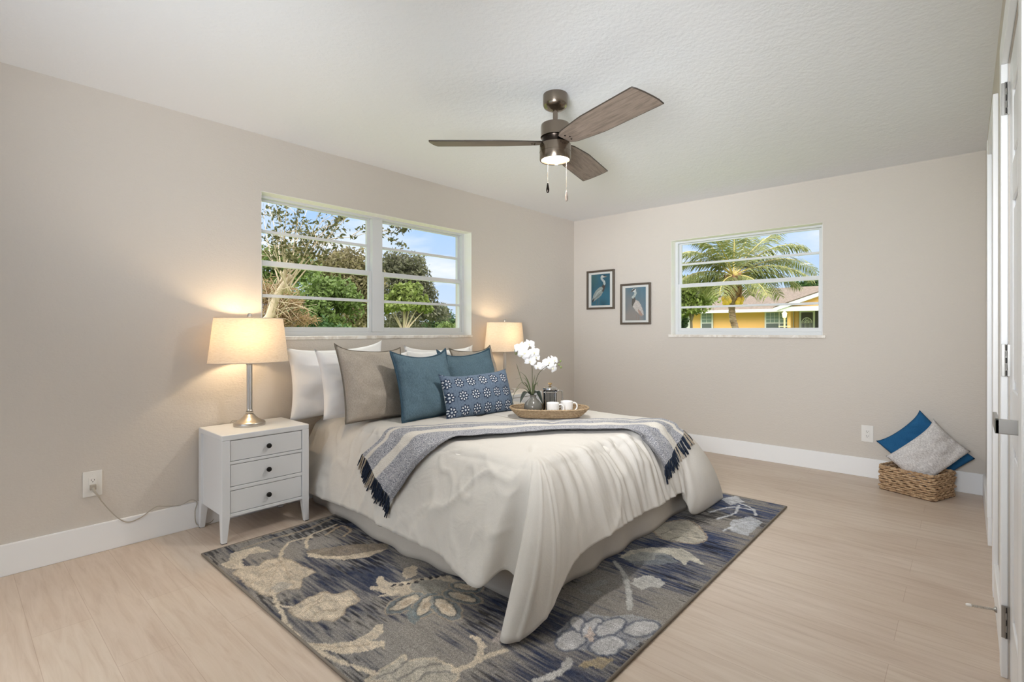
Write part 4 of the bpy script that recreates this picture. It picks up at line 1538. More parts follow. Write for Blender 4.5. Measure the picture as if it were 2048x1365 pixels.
# ------------------------------------------------------------------ ceiling fan
M_gun = plain('smoked_nickel', (138, 127, 115), 0.22, 1.0)
M_gund = plain('dark_smoked_nickel', (52, 46, 42), 0.25, 1.0)
q = NT('weathered_oak_blade')
g1 = q.noise(q.coord('Object', (2.2, 26, 8)), 3.2, 7, 0.65, 0.7)
g2 = q.noise(q.coord('Object', (1, 4, 1)), 6, 4)
c = q.ramp(g1, [(0.30, lin(78, 68, 60)), (0.50, lin(126, 112, 101)), (0.72, lin(150, 136, 124))])
c = q.mix(0.3, c, q.ramp(g2, [(0.3, lin(98, 86, 77)), (0.7, lin(140, 126, 114))]))
q.set(Base_Color=c, Roughness=0.55)
M_blade = q.m
M_bedge = plain('dark_blade_edge', (52, 44, 38), 0.5)
M_lens = NT('lit_frosted_lens')
M_lens.set(Base_Color=(1, .95, .88, 1), Emission_Color=(1, .86, .66, 1), Emission_Strength=4.5)
M_lens = M_lens.m
FZ = 2.18
fan = thing('ceiling_fan', 'bronze ceiling fan with three weathered wood blades and a lit lamp', 'ceiling fan', (-2.70, -1.757, H))
MB().lathe([(0.066, 0.0), (0.067, -0.004), (0.067, -0.055), (0.060, -0.068), (0.050, -0.074), (0.034, -0.082), (0.018, -0.086), (0.016, -0.088)], 48).build('canopy', M_gun, fan, smooth=True)
MB().lathe([(0.0135, -0.084), (0.0135, -0.135), (0.019, -0.138), (0.026, -0.152), (0.027, -0.158)], 24).build('downrod', M_gun, fan, smooth=True)
MB().lathe([(0.020, -0.153), (0.060, -0.156), (0.076, -0.162), (0.0785, -0.172), (0.0785, -0.226), (0.080, -0.230), (0.074, -0.233)], 56).build('motor_housing', M_gun, fan, smooth=True)
MB().lathe([(0.074, -0.231), (0.071, -0.240), (0.071, -0.264), (0.078, -0.270)], 48).build('blade_hub', M_gund, fan, smooth=True)
lk = MB().lathe([(0.074, -0.266), (0.083, -0.269), (0.0845, -0.276), (0.0845, -0.308), (0.0855, -0.3085), (0.0855, -0.3115), (0.0845, -0.312), (0.0845, -0.350), (0.083, -0.354), (0.0765, -0.354), (0.0755, -0.350), (0.0755, -0.342)], 56, caps=False).build('light_kit', M_gun, fan, smooth=True)
MB().lathe([(0.0755, -0.345), (0.072, -0.3475), (0.05, -0.350), (0.02, -0.351), (0.002, -0.3515)], 40, caps=False).build('lens', M_lens, lk, smooth=True)
for k, ang in enumerate((13.7, 131.5, 254.0)):
    # blade outline in its own plane: x along the blade, y across
    ts_ = np.linspace(0, 1, 26)
    up, lo_ = [], []
    for t_ in ts_:
        x = 0.078 + (0.668 - 0.078) * t_
        w_ = 0.052 + 0.030 * min(1, t_ * 2.6) ** 0.8 + 0.006 * t_
        w_ *= (1 - 0.25 * max(0, 0.06 - t_) / 0.06)
        tip = 0.018 * (1 - ((0.0) ** 2))
        up.append((x, w_))
        lo_.append((x - (0.020 * max(0, (t_ - 0.9) / 0.1)), -w_))
    n_t = len(up)
    # slightly bowed end
    endc = [(0.668 + 0.004, 0.055), (0.668 + 0.002, 0.02), (0.664, -0.03), (0.655, -0.07)]
    out = [(x, y, 0) for x, y in up] + [(x, y, 0) for x, y in endc] + [(x, y, 0) for x, y in reversed(lo_)]
    b = MB().prism([(x, y, -0.003) for x, y, _ in out], (0, 0, 0.0056)).build('blade', [M_blade], fan, bevel=0.001)
    b.rotation_mode = 'XYZ'
    b.location = (0, 0, FZ - H)
    b.rotation_euler = (R(-11.5), 0, R(ang))
    e = MB().tube([(x, y, 0.0) for x, y, _ in out], 0.0034, 6, closed=True).build('edge_band', M_bedge, b, smooth='all')
    m = MB()
    m.box((0.055, -0.032, -0.0005), (0.135, 0.032, 0.008))
    m.build('blade_bracket', M_gund, b, bevel=0.003)
    for (x, y) in ((0.112, -0.022), (0.112, 0.022), (0.126, 0.0)):
        MB().lathe([(0.0048, -0.0036), (0.004, -0.0058), (0.001, -0.0066)], 12, (x, y, 0)).build('screw', M_gund, b, smooth=True)
for rr_, ff_, zb_, wood in ((-0.046, -0.070, 1.945, M_gund), (0.053, -0.066, 1.902, M_blade)):
    x, y = rr_ * RT[0] + ff_ * FW[0], rr_ * RT[1] + ff_ * FW[1]
    z0_ = -0.290
    m = MB()
    zl = zb_ - H
    n = int((z0_ - zl) / 0.0052)
    m.tube([(x, y, z0_), (x, y, zl)], 0.0007, 5)
    for i in range(n):
        m.lathe([(0.0003, -0.0013), (0.0012, -0.0008), (0.0014, 0), (0.0012, 0.0008), (0.0003, 0.0013)], 6, (x, y, z0_ - 0.0026 - i * 0.0052))
    ch = m.build('pull_chain', M_gun, fan, smooth='all')
    MB().lathe([(0.001, 0.002), (0.003, 0.0), (0.0045, -0.010), (0.0078, -0.030), (0.0082, -0.040), (0.006, -0.050), (0.002, -0.053)], 18, (x, y, zl)).build('pull_fob', wood, ch, smooth=True)
fl = bpy.data.lights.new('fan_lamp', 'AREA')
fl.shape = 'DISK'
fl.size = 0.14
fl.energy = 12.5
fl.color = (1.0, 0.95, 0.89)
flo = bpy.data.objects.new('fan_lamp', fl)
flo.location = (0, 0, -0.356)
COL.objects.link(flo)
flo.parent = fan

# ------------------------------------------------------------------ tray with vase, mugs and coffee press
q = NT('woven_seagrass')
wn = q.n('ShaderNodeTexWave')
wn.inputs['Scale'].default_value = 60
wn.inputs['Distortion'].default_value = 3.5
wn.inputs['Detail'].default_value = 2
q.l(q.coord('Object', (1, 1, 1)), wn.inputs[0])
nn = q.noise(q.coord('Object', (1, 1, 2)), 70, 4)
c = q.mix(0.55, q.ramp(nn, [(0.3, lin(122, 96, 70)), (0.5, lin(172, 146, 114)), (0.72, lin(206, 184, 152))]), q.ramp(wn.outputs[0], [(0.2, lin(138, 112, 84)), (0.8, lin(190, 168, 136))]))
q.set(Base_Color=c, Roughness=0.75)
q.bump(nn, 0.5, 0.004)
M_grass = q.m
TRC = Vector((-2.262, -1.378, ZT + 0.0225))
tray = thing('woven_tray', 'oval woven seagrass tray on the bed holding mugs and a vase', 'tray', TRC, (0, 0, math.atan2(RT[1], RT[0])))
ax, by = 0.252, 0.148
n = 120
m = MB()


def ovl(a, k, r=2.6):
    c_, s_ = math.cos(a), math.sin(a)
    d = (abs(c_) ** r + abs(s_) ** r) ** (-1 / r)
    return c_ * d, s_ * d


m.add([(ax * 0.80 * ovl(2 * math.pi * i / n, 0)[0], by * 0.80 * ovl(2 * math.pi * i / n, 0)[1], z_) for z_ in (0.0, 0.006) for i in range(n)],
      [tuple(reversed(range(n))), tuple(range(n, 2 * n))] + [(i, (i + 1) % n, n + (i + 1) % n, n + i) for i in range(n)])
m.build('tray_floor', M_grass, tray)
# upright stakes with weavers going in and out
rowsz = 8
for r_ in range(rowsz):
    w_ = r_ / (rowsz - 1)
    k = 0.80 + 0.20 * w_ ** 0.8
    pts = []
    for i in range(240):
        a = 2 * math.pi * i / 240
        c_, s_ = ovl(a, 0)
        wob = 0.0022 * math.sin(a * 46 + (r_ % 2) * math.pi)
        pts.append(((ax * k + wob) * c_, (by * k + wob) * s_, 0.004 + 0.046 * w_))
    MB().tube(pts, 0.0036, 6, closed=True).build('weaver', M_grass, tray, smooth='all')
pts = []
for i in range(220):
    a = 2 * math.pi * i / 220
    c_, s_ = ovl(a, 0)
    pts.append((ax * 1.01 * c_, by * 1.01 * s_, 0.054 + 0.0012 * math.sin(a * 80)))
MB().tube(pts, 0.0058, 8, closed=True).build('rim', M_grass, tray, smooth='all')


def tray_pt(r_, f_, z_=0.0068):
    return Vector((TRC.x + r_ * RT[0] + f_ * FW[0], TRC.y + r_ * RT[1] + f_ * FW[1], TRC.z + z_))


M_vase = plain('grey_glazed_ceramic', (112, 110, 104), 0.18)
M_dgreen = plain('dark_green_leaf', (44, 52, 44), 0.45)
M_green = plain('grass_green', (84, 94, 60), 0.55)
M_stem = plain('stem_green', (74, 74, 48), 0.55)
M_bud = plain('orchid_bud', (120, 132, 78), 0.5)
q = NT('white_orchid_petal')
q.set(Base_Color=lin(246, 246, 248), Roughness=0.6, Subsurface_Weight=0.0)
M_petal = q.m
M_lip = plain('orchid_lip', (236, 230, 190), 0.6)
VP = tray_pt(-0.103, 0.050)
vase = thing('vase', 'round grey glazed vase on the woven tray', 'vase', VP)
MB().lathe([(0.034, 0.0), (0.050, 0.010), (0.0605, 0.030), (0.062, 0.046), (0.056, 0.064), (0.040, 0.084), (0.024, 0.098), (0.0195, 0.106), (0.020, 0.116), (0.0225, 0.121), (0.0205, 0.122), (0.0175, 0.116), (0.017, 0.100)], 48, caps=False).build('body', M_vase, vase, smooth=True)
MB().lathe([(0.0, 0.001), (0.034, 0.001)], 24, caps=False).build('foot', M_vase, vase)
orc = thing('orchid', 'white artificial orchid with grassy leaves standing in the grey vase', 'orchid', VP + Vector((0, 0, 0.10)))


def OP(px, py, ds=0.0):
    """place on the upright plane of the vase, offset ds towards the bed head"""
    s0 = (VP.x - CAM[0]) * FW[0] + (VP.y - CAM[1]) * FW[1]
    return at(px, py, s0 + ds) - Vector(orc.location)


stems = [[(1064, 790, 0), (1064.5, 760, 0.01), (1064, 735, 0.015), (1060, 712, 0.01), (1050, 698, -0.01), (1036, 702, -0.02), (1031, 710, -0.02)],
         [(1067, 790, 0), (1072, 762, 0.02), (1080, 744, 0.03), (1096, 732, 0.03), (1112, 728, 0.03), (1121, 724, 0.03)]]
for st_ in stems:
    pts = smoothcurve([OP(*p) for p in st_], 8)
    MB().tube(pts, [0.0026 - 0.0012 * i / len(pts) for i in range(len(pts))], 7).build('stem', M_stem, orc, smooth='all')


def flower(c, nrm_, size, roll):
    c = Vector(c)
    nrm_ = Vector(nrm_).normalized()
    u_ = nrm_.cross(Vector((0, 0, 1))).normalized()
    w_ = u_.cross(nrm_).normalized()
    m = MB()
    for k, (a, ln, wd) in enumerate(((90, 1.0, .55), (210, 1.0, .5), (330, 1.0, .5), (15, 1.05, .95), (165, 1.05, .95))):
        a = R(a + roll)
        d = u_ * math.cos(a) + w_ * math.sin(a)
        e = u_ * -math.sin(a) + w_ * math.cos(a)
        nu_, nv_ = 8, 7
        P = np.zeros((nu_, nv_, 3))
        for i in range(nu_):
            s_ = i / (nu_ - 1)
            wdt = wd * size * 0.5 * (math.sin(math.pi * min(1, s_ * 0.92 + 0.06)) ** 0.7)
            for j in range(nv_):
                x = (j / (nv_ - 1) - .5) * 2
                p = c + d * (s_ * ln * size) + e * (x * wdt) + nrm_ * (size * (0.16 * math.sin(s_ * 2.6) - 0.20 * s_ * s_ - 0.14 * x * x * s_) + (0.002 if k > 2 else 0))
                P[i, j] = p
        m.grid(P)
    f = m.build('flower', M_petal, orc, smooth='all', fix=False)
    m = MB()
    m.lathe([(0.001, size * .28), (size * .12, size * .22), (size * .15, size * .1), (size * .05, 0)], 10, mat=Matrix.Translation(c) @ nrm_.to_track_quat('Z', 'Y').to_matrix().to_4x4())
    m.build('lip', M_lip, f, smooth='all')


toc = Vector((-FW[0], -FW[1], 0))
rtv = Vector((RT[0], RT[1], 0))
for (px, py, ds, sz, sx_, sz_, ro) in ((1041, 698, -0.02, 0.048, -.3, .1, 10), (1058, 690, 0.0, 0.044, .2, .5, -14), (1049, 707, -0.03, 0.046, .1, .0, 20), (1068, 706, 0.0, 0.046, .4, .1, -8), (1044, 712, -0.015, 0.036, -.5, -.5, 30),
                                       (1060, 724, 0.01, 0.040, -.1, -.1, 15), (1072, 716, 0.02, 0.034, .5, .2, 0), (1083, 733, 0.03, 0.036, .1, -.3, 25), (1098, 726, 0.02, 0.044, .3, .2, 5), (1108, 722, 0.035, 0.040, .7, .4, -15), (1105, 737, 0.03, 0.042, .5, -.6, 40), (1076, 735, 0.02, 0.030, -.5, -.2, 0)):
    flower(OP(px, py, ds), toc + rtv * sx_ + Vector((0, 0, sz_)), sz, ro)
for px, py in ((1032, 708), (1030, 702), (1121, 723), (1122, 735), (1118, 730)):
    p = OP(px, py, 0.0 if px < 1060 else 0.03)
    MB().lathe([(0.001, -0.009), (0.006, -0.004), (0.007, 0.002), (0.004, 0.008), (0.0005, 0.010)], 10, tuple(p)).build('bud', M_bud, orc, smooth='all')
# grassy blades
for bl in ([(1063, 790, 0), (1058, 768, .0), (1050, 752, -.01), (1040, 744, -.02)], [(1063, 790, 0), (1056, 766, .02), (1046, 756, .03), (1031, 759, .03)], [(1062, 790, 0), (1055, 775, .02), (1045, 765, .02), (1036, 738, .04), (1033, 728, .04)],
           [(1062, 790, 0), (1050, 778, -.01), (1036, 778, -.03), (1027, 792, -.04), (1024, 812, -.05)], [(1065, 790, 0), (1068, 775, .02), (1073, 768, .03), (1077, 762, .03)], [(1065, 790, 0), (1068, 772, .0), (1074, 766, -.01), (1076, 773, -.02)],
           [(1061, 790, 0), (1052, 768, -.03), (1042, 766, -.05), (1030, 782, -.06)], [(1066, 790, 0), (1066, 770, .0), (1069, 756, .0), (1070, 750, .0)]):
    pts = smoothcurve([OP(*p) for p in bl], 7)
    m = MB()
    P = np.zeros((len(pts), 2, 3))
    for i, p in enumerate(pts):
        w_ = 0.0036 * (1 - (i / len(pts)) ** 1.5) + 0.0003
        P[i, 0] = p - rtv * w_
        P[i, 1] = p + rtv * w_ + toc * 0.001
    m.grid(P).build('grass_blade', M_green, orc, smooth='all', solid=0.0006, fix=False)
for lf in ([(1060, 789, 0), (1054, 784, -.02), (1047, 790, -.045), (1040, 807, -.07)], [(1067, 789, 0), (1074, 783, .0), (1079, 792, -.02), (1086, 811, -.04)]):
    pts = smoothcurve([OP(*p) for p in lf], 8)
    P = np.zeros((len(pts), 5, 3))
    for i, p in enumerate(pts):
        t_ = i / (len(pts) - 1)
        w_ = 0.020 * math.sin(math.pi * min(1, 0.12 + t_ * 0.88)) ** 0.8
        for j in range(5):
            x = (j - 2) / 2
            P[i, j] = p + (rtv * 0.75 + toc * 0.6) * (x * w_) + Vector((0, 0, 0.004 * x * x))
    MB().grid(P).build('leaf', M_dgreen, orc, smooth='all', solid=0.0012, fix=False)

M_china = plain('white_china', (240, 239, 237), 0.15)


def mug(pos, yaw, label):
    t = thing('mug', label, 'mug', pos, (0, 0, yaw), 'mugs on the tray')
    MB().lathe([(0.028, 0.0), (0.034, 0.003), (0.0385, 0.020), (0.0405, 0.050), (0.041, 0.083), (0.0395, 0.0845), (0.038, 0.082), (0.0375, 0.050), (0.035, 0.016), (0.0, 0.010)], 40, caps=False).build('body', M_china, t, smooth=True)
    MB().lathe([(0.0, 0.0005), (0.029, 0.0005)], 24, caps=False).build('foot', M_china, t)
    pts = smoothcurve([(0.037, 0, 0.070), (0.052, 0, 0.073), (0.066, 0, 0.062), (0.069, 0, 0.042), (0.060, 0, 0.026), (0.046, 0, 0.018), (0.037, 0, 0.018)], 6)
    MB().tube(pts, 0.0052, 10).build('handle', M_china, t, smooth='all')
    return t


yw = math.atan2(RT[1], RT[0])
mug(tray_pt(0.020, -0.050), yw - 0.1, 'white china mug at the front of the woven tray')
mug(tray_pt(0.118, 0.025), yw + 0.15, 'white china mug further back on the woven tray, nearer its right end')
M_pg = glass_mat('press_glass', (0.80, 0.82, 0.84, 1), 1.0)
M_chrome = plain('chrome', (210, 208, 206), 0.12, 1.0)
M_gold = plain('brass_knob', (190, 160, 116), 0.25, 0.9)
cp = thing('coffee_press', 'glass coffee press with a metal frame behind the white mugs', 'coffee press', tray_pt(0.012, 0.088), (0, 0, yw))
MB().lathe([(0.044, 0.004), (0.0455, 0.010), (0.0455, 0.150), (0.0465, 0.153), (0.044, 0.153), (0.0435, 0.012), (0.0, 0.008)], 40, caps=False).build('glass_body', M_pg, cp, smooth=True)
m = MB()
m.lathe([(0.030, 0.0), (0.047, 0.0), (0.0475, 0.012), (0.0465, 0.012)], 40, caps=False)
for i in range(4):
    a = math.pi / 4 + i * math.pi / 2
    m.tube([(0.0475 * math.cos(a), 0.0475 * math.sin(a), 0.0), (0.0475 * math.cos(a), 0.0475 * math.sin(a), 0.146)], 0.0032, 8)
m.tube([(0.048 * math.cos(2 * math.pi * i / 40), 0.048 * math.sin(2 * math.pi * i / 40), 0.138) for i in range(40)], 0.003, 6, closed=True)
m.build('metal_frame', M_chrome, cp, smooth=True)
ld = MB().lathe([(0.047, 0.153), (0.049, 0.156), (0.048, 0.164), (0.034, 0.172), (0.010, 0.177), (0.004, 0.178)], 40).build('lid', M_chrome, cp, smooth=True)
MB().lathe([(0.004, 0.177), (0.004, 0.184), (0.012, 0.187), (0.015, 0.192), (0.012, 0.198), (0.002, 0.200)], 20).build('knob', M_gold, ld, smooth=True)
m = MB()
m.tube([(0, 0, 0.03), (0, 0, 0.178)], 0.0022, 8)
m.lathe([(0.042, 0.040), (0.0425, 0.046), (0.0, 0.046)], 32)
m.build('plunger', M_chrome, cp, smooth=True)
MB().tube(smoothcurve([(0.046, 0, 0.142), (0.062, 0, 0.146), (0.080, 0, 0.140), (0.084, 0, 0.10), (0.080, 0, 0.045), (0.062, 0, 0.03), (0.046, 0, 0.032)], 7), 0.0052, 8).build('handle', M_chrome, cp, smooth='all')

# ------------------------------------------------------------------ basket with cushions in the corner
q = NT('water_hyacinth_weave')
nn = q.noise(q.coord('Object', (1, 1, 3.2)), 34, 5, 0.65, 1.2)
n3 = q.noise(q.coord('Object'), 120, 3)
c = q.ramp(nn, [(0.30, lin(96, 66, 42)), (0.44, lin(158, 122, 88)), (0.58, lin(208, 178, 142)), (0.75, lin(226, 202, 170))])
c = q.mix(0.35, c, q.ramp(n3, [(0.35, lin(120, 88, 60)), (0.65, lin(218, 192, 158))]))
q.set(Base_Color=c, Roughness=0.8)
q.bump(nn, 0.6, 0.006)
M_hy = q.m
M_hyd = plain('dark_seagrass_cord', (92, 66, 44), 0.8)
bx0, bx1, by0, by1 = -0.175, 0.175, -0.15, 0.15
bc = Vector((-0.227, -3.143, 0))
long_d = Vector((-0.13, -0.325, 0)).normalized()
bk = thing('woven_basket', 'rectangular woven basket on the floor in the far right corner', 'basket', bc, (0, 0, math.atan2(long_d.y, long_d.x)))


def rrect(hx, hy, r_, k=9):
    out = []
    for cx_, cy_, a0 in ((hx - r_, hy - r_, 0), (-hx + r_, hy - r_, 90), (-hx + r_, -hy + r_, 180), (hx - r_, -hy + r_, 270)):
        for i in range(k):
            a = R(a0 + 90 * i / (k - 1))
            out.append((cx_ + r_ * math.cos(a), cy_ + r_ * math.sin(a)))
    return out


def resample(loop, n):
    P = np.array(loop + [loop[0]])
    d = np.concatenate([[0], np.cumsum(np.linalg.norm(np.diff(P, axis=0), axis=1))])
    s = np.linspace(0, d[-1], n, endpoint=False)
    return [(np.interp(x, d, P[:, 0]), np.interp(x, d, P[:, 1])) for x in s]


NR = 11
for r_ in range(NR):
    z_ = 0.009 + r_ * (0.166 - 0.009) / (NR - 1)
    ex = 0.003 * math.sin(r_ * 1.9)
    lp = resample(rrect(0.168 + 0.004 * r_ / NR + ex, 0.142 + 0.004 * r_ / NR + ex, 0.022), 200)
    pts = []
    for i, (x, y) in enumerate(lp):
        k = 1 + 0.022 * math.sin(i * 0.55 + (r_ % 2) * math.pi) + 0.012 * noise.noise(Vector((i * .3, r_ * 3.1, 0)))
        pts.append((x * k, y * k, z_ + 0.0022 * math.sin(i * 0.55 + r_ * 2.2)))
    rad = [0.0078 + 0.0016 * math.sin(i * 0.55 * 1.0 + 1 + r_ * 1.7) for i in range(200)]
    MB().tube(pts, rad, 7, closed=True).build('coil', M_hy, bk, smooth='all')
for z_, mt in ((0.0035, M_hyd), (0.174, M_hy)):
    lp = resample(rrect(0.172, 0.146, 0.024), 260)
    MB().tube([(x, y, z_ + 0.0012 * math.sin(i * 0.9)) for i, (x, y) in enumerate(lp)], [0.0035 + 0.0012 * math.sin(i * 0.9) if z_ < .1 else 0.0062 + 0.001 * math.sin(i * .9) for i in range(260)], 6, closed=True).build('rim' if z_ > .1 else 'base_cord', mt, bk, smooth='all')
MB().box((-0.15, -0.125, 0.001), (0.15, 0.125, 0.008)).build('basket_floor', M_hy, bk)
M_b2 = fabric('deep_blue_cotton', (32, 84, 128), (46, 102, 148), 400, 0.2, wr=6)
M_g2 = fabric('pale_grey_linen', (176, 172, 172), (222, 219, 218), 150, 0.4, stretch=(1, 1, 0.5))


def set_pose(o, Lc, Tc, Rc, k=1.0):
    """lay a cushion so that its left, top and right corners fall on three given points"""
    Lc, Tc, Rc = Vector(Lc), Vector(Tc), Vector(Rc)
    u_ = (Tc - Lc).normalized()
    v_ = Tc - Rc
    v_ = (v_ - u_ * v_.dot(u_)).normalized()
    y_ = v_.cross(u_)
    o.rotation_mode = 'QUATERNION'
    o.rotation_quaternion = Matrix((u_, y_, v_)).transposed().to_quaternion()
    w_, h_ = (Tc - Lc).length * k, (Tc - Rc).length * k
    o.location = Tc - u_ * w_ / 2 - v_ * h_
    return w_, h_


L1, T1, R1 = (-0.06, -2.890, 0.284), (-0.03, -3.155, 0.547), (-0.085, -3.446, 0.206)
o = pillow('basket_cushion', M_b2, 0.37, 0.42, 0.07, (0, 0, 0), 0, 0, 'deep blue cushion leaning on the wall inside the basket, behind the grey one', 'pillow', pinch=0.035, seed=21, wr=0.012)
set_pose(o, L1, T1, R1, 0.92)
L2, T2, R2 = (-0.38, -2.991, 0.202), (-0.235, -3.276, 0.495), (-0.21, -3.424, 0.296)
o = pillow('basket_cushion', M_g2, 0.405, 0.27, 0.12, (0, 0, 0), 0, 0, 'pale grey linen cushion resting in the basket in front of the blue one', 'pillow', pinch=0.035, seed=22, wr=0.012)
set_pose(o, L2, T2, R2, 0.91)

# ------------------------------------------------------------------ garden outside the windows
def leaf_mat(name, cols, rough=0.6, transl=0.25):
    q = NT(name)
    n_ = q.noise(q.coord('Object'), 3.0, 4, 0.7)
    n2_ = q.noise(q.coord('Object'), 21, 2, 0.7)
    k = len(cols)
    c = q.ramp(n_, [(0.30 + 0.40 * i / max(1, k - 1), lin(*c_)) for i, c_ in enumerate(cols)])
    c = q.mix(0.5, c, q.ramp(n2_, [(0.32 + 0.36 * i / max(1, k - 1), lin(*c_)) for i, c_ in enumerate(cols)]))
    q.set(Base_Color=c, Roughness=rough)
    q.b.inputs['Specular IOR Level'].default_value = 0.2
    tl = q.n('ShaderNodeBsdfTranslucent')
    q.l(c, tl.inputs[0])
    ms = q.n('ShaderNodeMixShader')
    ms.inputs[0].default_value = transl
    q.l(q.b.outputs[0], ms.inputs[1])
    q.l(tl.outputs[0], ms.inputs[2])
    q.l(ms.outputs[0], q.out.inputs[0])
    return q.m


L_bright = leaf_mat('bright_green_leaves', [(52, 68, 34), (88, 106, 54), (126, 142, 80)])
L_dark = leaf_mat('dark_green_leaves', [(28, 46, 26), (52, 78, 40), (84, 108, 58)])
L_olive = leaf_mat('olive_leaves', [(66, 62, 44), (108, 100, 72), (146, 134, 98)])
L_grey = leaf_mat('grey_olive_leaves', [(58, 60, 48), (94, 94, 74), (128, 124, 100)])
L_yel = leaf_mat('yellow_green_leaves', [(66, 80, 40), (106, 120, 58), (146, 152, 88)])
L_brown = leaf_mat('dry_brown_foliage', [(92, 72, 52), (138, 112, 82), (170, 146, 112)])
L_spr = leaf_mat('sparse_dark_leaves', [(40, 44, 28), (70, 72, 42), (104, 96, 56)])
L_palm = leaf_mat('palm_leaflets', [(60, 68, 42), (100, 108, 62), (160, 152, 98)])
M_bark = plain('grey_brown_bark', (108, 94, 80), 0.9, bump=0.5, bscale=30)
M_pbark = plain('pale_bark', (186, 168, 146), 0.85, bump=0.4, bscale=40)


def leaves_obj(name, blobs, size, mat, parent, seed=0, up=0.3, aspect=0.42):
    r = np.random.default_rng(seed)
    Cs, Ls = [], []
    for (c, rad, cnt) in blobs:
        d = r.normal(size=(cnt, 3))
        d /= np.linalg.norm(d, axis=1, keepdims=True)
        k = r.random((cnt, 1)) ** 0.55 * (1 + 0.22 * r.random((cnt, 1)))
        # lumpy crown
        lump = 0.55 + 0.8 * vnoise(d[:, 0] * 2.6 + 9, d[:, 2] * 2.6 + d[:, 1] * 1.7 + 9, seed + 3)[:, None]
        Cs.append(np.array(c) + d * k * lump * np.array(rad))
        Ls.append(np.full(cnt, 1.0))
    C_ = np.concatenate(Cs)
    n_ = len(C_)
    a = r.normal(size=(n_, 3))
    a[:, 2] -= up
    a /= np.linalg.norm(a, axis=1, keepdims=True)
    b = r.normal(size=(n_, 3))
    b -= a * (a * b).sum(1, keepdims=True)
    b /= np.linalg.norm(b, axis=1, keepdims=True)
    s = size * (0.6 + 0.8 * r.random((n_, 1)))
    V = np.stack([C_ - a * s, C_ + b * s * aspect, C_ + a * s, C_ - b * s * aspect], 1).reshape(-1, 3)
    me = bpy.data.meshes.new(name)
    me.vertices.add(len(V))
    me.vertices.foreach_set('co', V.ravel())
    me.loops.add(n_ * 4)
    me.loops.foreach_set('vertex_index', np.arange(n_ * 4))
    me.polygons.add(n_)
    me.polygons.foreach_set('loop_start', np.arange(n_) * 4)
    me.polygons.foreach_set('loop_total', np.full(n_, 4))
    me.materials.append(mat)
    me.update(calc_edges=True)
    me.validate()
    return linked(name, me, parent)


GZ = -0.12
MG = NT('lawn_grass')
MG.set(Base_Color=MG.ramp(MG.noise(MG.coord('Object'), 0.8, 6), [(0.35, lin(86, 104, 52)), (0.65, lin(132, 148, 82))]), Roughness=0.95)
g_ = MB().box((-30, 0.6, GZ - 0.3), (70, 70, GZ)).box((0.9, -40, GZ - 0.3), (70, 0.6, GZ)).build('ground', MG.m)
g_['kind'] = 'structure'


def tree(name, label, base, s, crown, size, mat, bark=M_bark, seed=0, trunk_r=0.1, forks=5, group='trees and bushes outside', aspect=0.42, bush=False):
    """crown: list of (px, py, ds, half width px, half height px, count); all at about s metres"""
    b = at(base[0], base[1], s)
    b.z = GZ
    t = thing(name, label, 'bush' if bush else 'tree', b, (0, 0, 0), group)
    blobs = []
    for (px, py, ds, hw, hh, cnt) in crown:
        k = (s + ds) / FPX
        c = at(px, py, s + ds) - b
        blobs.append((tuple(c), (hw * k, hw * k, hh * k), cnt))
    leaves_obj('foliage', blobs, size, mat, t, seed, aspect=aspect)
    if True:
        m = MB()
        cen = sum((Vector(q_[0]) for q_ in blobs), Vector()) / len(blobs)
        top_ = Vector((cen.x * 0.4, cen.y * 0.4, max(0.5, cen.z * 0.62)))
        m.tube(smoothcurve([(0, 0, -0.05), top_ * 0.5 + Vector((0.04, 0.02, 0)), top_]), [trunk_r * (1 - 0.045 * i) for i in range(13)], 9)
        rr_ = random.Random(seed)
        for c, rad, cnt in blobs:
            for _ in range(max(1, forks // len(blobs))):
                e = Vector(c) + Vector((rr_.uniform(-.5, .5) * rad[0], rr_.uniform(-.5, .5) * rad[1], rr_.uniform(0, .5) * rad[2]))
                m.tube(smoothcurve([top_ * 0.95, top_.lerp(e, 0.5) + Vector((0, 0, 0.1 * rad[2])), e]), [trunk_r * 0.45 * (1 - 0.07 * i) for i in range(13)], 6)
        m.build('trunk', bark, t, smooth='all')
    return t


# --- beyond the bed window
tree('bush', 'bright green bush in the middle of the left pane of the bed window', (655, 700), 11, [(655, 585, 0, 42, 30, 2600), (625, 618, -.3, 40, 34, 2200), (690, 600, .3, 34, 34, 1600), (640, 650, 0, 60, 30, 2000), (580, 615, .4, 40, 40, 1500)], 0.055, L_bright, seed=1, bush=True)
tree('bush', 'dark green bush low in the left pane of the bed window, behind the lamp shade', (590, 720), 9.5, [(585, 655, 0, 50, 34, 2400), (640, 668, .2, 50, 26, 1600)], 0.05, L_dark, seed=2, bush=True)
tree('olive_tree', 'tall olive grey tree filling the right half of the left pane of the bed window', (710, 700), 19, [(700, 540, 0, 48, 40, 3000), (672, 528, .5, 36, 28, 1400), (730, 580, 0, 42, 50, 2600), (715, 630, 0, 55, 42, 2600), (655, 545, 1, 40, 30, 1200)], 0.085, L_olive, seed=3, trunk_r=0.16)
tree('green_tree', 'mid green tree behind the bare pale branches at the left of the bed window', (545, 700), 14, [(560, 520, 0, 52, 30, 1500), (540, 560, 0, 50, 40, 1600), (600, 545, .6, 44, 34, 1400)], 0.065, L_bright, seed=4, trunk_r=0.1)
tree('dark_tree', 'tall dark olive tree in the right pane of the bed window', (800, 700), 23, [(790, 535, 0, 34, 30, 2400), (825, 545, 0, 34, 36, 2400), (800, 580, 0, 48, 34, 2600), (845, 590, .5, 30, 36, 1600), (865, 625, .8, 36, 20, 1300), (800, 640, .5, 60, 22, 1600)], 0.095, L_grey, seed=5, trunk_r=0.2)
